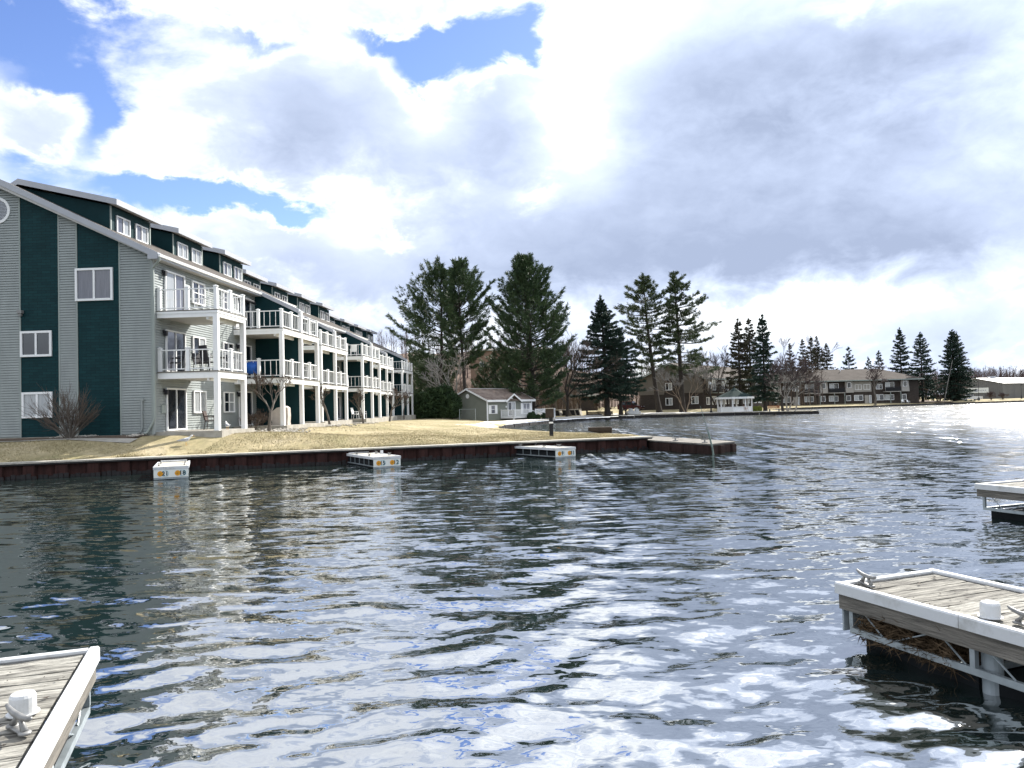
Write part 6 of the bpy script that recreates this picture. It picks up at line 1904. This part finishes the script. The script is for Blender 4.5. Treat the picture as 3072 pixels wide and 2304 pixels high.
def cc(name, label, tt, ss, zz, rz, material, **k):
    p = condo_m @ Vector((tt, ss, zz)); return chair(name, label, p.x, p.y, p.z, rz, material, **k)
cc('patio_chair', 'brown wicker armchair on the near ground floor patio', 1.35, 2.9, .10, rad(95), 'wicker')
cc('balcony_chair', 'tall backed black mesh chair on the lower near balcony', 2.15, 1.0, 2.86, rad(150), 'dark', back=1.2, s=1.0)
cc('balcony_chair', 'black swivel chair by the sliding door of the lower near balcony', .7, .8, 2.86, rad(-60), 'dark', back=1.0)
cc('balcony_chair', 'black chair behind the railing post of the lower near balcony', 1.5, 1.6, 2.86, rad(60), 'dark')
p = condo_m @ Vector((2.45, 2.1, 2.86))
t = thing('balcony_table', 'dark round table on the lower near balcony by the corner post', 'table', tuple(p))
MB().lathe([(.4, .68), (.4, .71), (.1, .72)], 16).build('tabletop', 'dark', t); MB().lathe([(.03, 0), (.03, .68)], 8).build('pedestal', 'dark', t); MB().lathe([(.25, 0), (.22, .03), (.03, .06)], 12).build('base', 'dark', t)
p = condo_m @ Vector((.95, 9.2, 2.86))
t = thing('covered_grill', 'bright blue tarp bundled over a grill on the second balcony', 'grill cover', tuple(p))
MB().lathe([(.42, .25), (.5, .6), (.46, .82), (.25, .95), (.05, .98)], 9).build('tarp', 'tarp', t, smooth_=True)
MB().tube([(-.3, 0, 0), (-.25, 0, .4)], .03, 5).tube([(.3, 0, 0), (.25, 0, .4)], .03, 5).build('leg', 'dark', t)
p = condo_m @ Vector((2.25, 10.2, .10))
t = thing('covered_grill', 'beige cloth cover over a grill on the ground floor patio behind a post', 'grill cover', tuple(p))
MB().prism([(-.42, 0), (.42, 0), (.46, .5), (.44, 1.0), (.28, 1.12), (-.2, 1.02), (-.5, .78), (-.52, .4)], 'y', -.3, .3).build('cover', 'cover', t)
MB().prism([(-.44, .0), (.44, 0), (.45, .12), (-.5, .12)], 'y', -.33, .33).build('hem', 'cover', t)
for i, (tt, ss, zz, lab) in enumerate(((.5, 33.5, .1, 'white garden chair at the middle ground floor patio, left one'), (.8, 35.1, .1, 'white garden chair at the middle ground floor patio, beside the party wall'), (.3, 37.5, .1, 'white garden chair beyond the green party wall on the patio'), (.5, 33.4, 5.68, 'white chair on the upper middle balcony'))):
    cc('garden_chair', lab, tt, ss, zz, rad(80 + 40 * i), 'white', back=1.0, group='white garden chairs at the condominium')
for i, (tt, ss, zz, lab) in enumerate(((-1.9, 47.3, 2.86, 'white rounded covered table on the far lower balcony'),)):
    p = condo_m @ Vector((tt, ss + 12, zz)); t = thing('covered_table', lab, 'table', tuple(p))
    MB().lathe([(.6, .05), (.62, .6), (.55, .75), (.1, .8)], 12).build('cover', 'cover', t); MB().lathe([(.3, 0), (.3, .05)], 8).build('base', 'dark', t)
# white lawn chairs by the lakeside apartments
for i, (px, lab) in enumerate(((2710, 'white plastic chair by the right end of the lakeside apartments'), (2726, 'white plastic chair nearest the right corner of the lakeside apartments'))):
    x = gx(px, 184); chair('lawn_chair', lab, x, 184, gz(x, 184), rad(30 * i), 'white', group='white chairs at the lakeside apartments')

# gulls
def gull(label, x, y, z, rz, s=1.0):
    t = thing('gull', label, 'bird', (x, y, z), rz)
    mb = MB()
    # one continuous body from tail to bill, lofted through rings
    rings = [(-.26, .17, .012, .008), (-.18, .18, .04, .025), (-.08, .19, .075, .065), (.03, .20, .085, .085), (.12, .235, .065, .075), (.165, .285, .042, .05), (.19, .335, .036, .04), (.225, .35, .036, .036), (.255, .35, .022, .022), (.27, .345, .01, .01)]
    n = 10; o = 0
    for (x_, z_, ry, rz_) in rings:
        for k in range(n):
            a = 6.2832 * k / n; mb.v.append((x_ * s, ry * math.cos(a) * s, (z_ + rz_ * math.sin(a)) * s))
    for i in range(len(rings) - 1):
        for k in range(n):
            k2 = (k + 1) % n; mb.f.append((i * n + k, (i + 1) * n + k, (i + 1) * n + k2, i * n + k2))
    mb.f.append(tuple(range(n))); mb.f.append(tuple(range((len(rings) - 1) * n, len(rings) * n))[::-1])
    mb.build('body', 'gull', t, smooth_=True)
    for sy_ in (-1, 1):
        MB().add([(.1 * s, sy_ * .075 * s, .24 * s), (-.05 * s, sy_ * .098 * s, .235 * s), (-.33 * s, sy_ * .03 * s, .185 * s), (-.1 * s, sy_ * .09 * s, .16 * s), (.08 * s, sy_ * .088 * s, .18 * s), (-.05 * s, sy_ * .05 * s, .265 * s)], [(0, 1, 5), (1, 2, 5), (0, 4, 3, 1), (1, 3, 2)]).build('wing', 'gullgrey', t)
        MB().tube([(.02 * s, sy_ * .035 * s, 0), (.02 * s, sy_ * .035 * s, .13 * s)], .006 * s, 4).add([(.02 * s, sy_ * .035 * s, .002), (.07 * s, sy_ * .015 * s, .002), (.075 * s, sy_ * .035 * s, .004), (.07 * s, sy_ * .055 * s, .002)], [(0, 1, 2, 3)]).build('leg', 'orange', t)
    MB().tube([(.262 * s, 0, .348 * s), (.30 * s, 0, .342 * s), (.318 * s, 0, .33 * s)], [.011 * s, .008 * s, .002 * s], 6).build('bill', 'orange', t)
    for sy_ in (-1, 1):
        MB().ball((.232 * s, sy_ * .031 * s, .36 * s), .006 * s, .004 * s, .006 * s, 6, 4).build('eye', 'black', t)
    return t
x = at(562, 1315, 33.6).x
gull('grey winged gull standing on the lawn edge before the near patio', x, 33.4, gz(x, 33.4), rad(25), 1.15)
x, y = at(683, 1285, 36.2).x, 36.2
gull('white gull standing by the corner post of the near patio', x, y, condo_m.translation.z + .1, rad(130), 1.05)

# dry grass blades on the lawn
g = np.random.default_rng(31)
n = 90000
u = g.uniform(-22, 6.3, n); d_ = np.abs(g.exponential(5.5, n)) + .42
x = u; y = W0.y + (u - W0.x) * WD.y / WD.x + d_
loc = np.stack([x, y], 1) - np.array([BC.x, BC.y])
tt = loc[:, 0] * math.cos(FDIR) - loc[:, 1] * math.sin(FDIR); ss = loc[:, 0] * math.sin(FDIR) + loc[:, 1] * math.cos(FDIR)
ok = ~((ss > -2.1) & (tt < 3.3)) & inside_np(x, y, SHORE + OUT) & (shore_dist(x, y) > .4)
x, y = x[ok], y[ok]; z = ground_z(x, y); n = len(x)
clump = .5 + .5 * np.sin(x * 1.9 + 1.3 * np.sin(y * .8)) * np.sin(y * 1.4 + np.sin(x * .7))
hgt = g.uniform(.025, .065, n) * (.6 + .8 * clump)
a = g.uniform(0, 6.28, n); w = .012
S_ = np.stack([np.cos(a), np.sin(a), 0 * a], 1) * w
B_ = np.stack([x, y, z - .004], 1)
T_ = B_ + np.stack([g.normal(0, .035, n), g.normal(0, .035, n), hgt], 1)
mb = MB(); mb.tris(np.stack([B_ - S_, B_ + S_, T_], 1))
tag(mb.build('grass', 'blade'), 'short dry winter grass standing on the lawn behind the sea wall', 'grass', None, 'stuff')

# twigs, leaves and droppings blown onto the near docks
for dk, x0, x1, sd in ((dk_r, .1, 1.1, 1), (dk_l, -1.1, -.1, 2)):
    g2 = random.Random(sd); mb = MB()
    for k in range(110):
        x = g2.uniform(x0, x1); y = -g2.uniform(.08, 3.6); a = g2.uniform(0, 6.28); L = g2.uniform(.006, .02) * (2.2 if k % 9 == 0 else 1)
        ca, sa = math.cos(a) * L, math.sin(a) * L
        zt = ZT + .001
        mb.add([(x + ca, y + sa, zt + .006), (x - sa * .5, y + ca * .5, zt), (x - ca, y - sa, zt + .003), (x + sa * .5, y - ca * .5, zt + .001)], [(0, 1, 2, 3)])
    o = mb.build('leaf_litter', 'darkwood', None, tuple(dk.location), tuple(dk.rotation_euler))
    tag(o, 'dark leaf crumbs lying on the near %s dock boards' % ('right' if sd == 1 else 'left'), 'litter', None, 'stuff')
# coarser tufts and fallen leaves at the edge of the lawn and round the bed
g = np.random.default_rng(41)
n = 9000
u = g.uniform(-22, 6.2, n); d_ = .43 + np.abs(g.normal(0, .10, n)) + (g.random(n) < .35) * g.uniform(0, 5, n)
x = u; y = W0.y + (u - W0.x) * WD.y / WD.x + d_
loc = np.stack([x, y], 1) - np.array([BC.x, BC.y])
tt = loc[:, 0] * math.cos(FDIR) - loc[:, 1] * math.sin(FDIR); ss = loc[:, 0] * math.sin(FDIR) + loc[:, 1] * math.cos(FDIR)
ok = ~((ss > -2.1) & (tt < 3.3)) & inside_np(x, y, SHORE + OUT)
keepc = (np.sin(x * 5.1) + np.sin(x * 2.3 + y) > -.3)
ok &= keepc
x, y = x[ok], y[ok]; z = ground_z(x, y); n = len(x)
a = g.uniform(0, 6.28, n); S_ = np.stack([np.cos(a), np.sin(a), 0 * a], 1) * .014
B_ = np.stack([x, y, z - .01], 1); T_ = B_ + np.stack([g.normal(0, .06, n), g.normal(0, .06, n), g.uniform(.06, .15, n)], 1)
mb = MB(); mb.tris(np.stack([B_ - S_, B_ + S_, T_], 1))
tag(mb.build('grass', 'blade'), 'longer tufts of dry grass along the cap of the sea wall', 'grass', None, 'stuff')
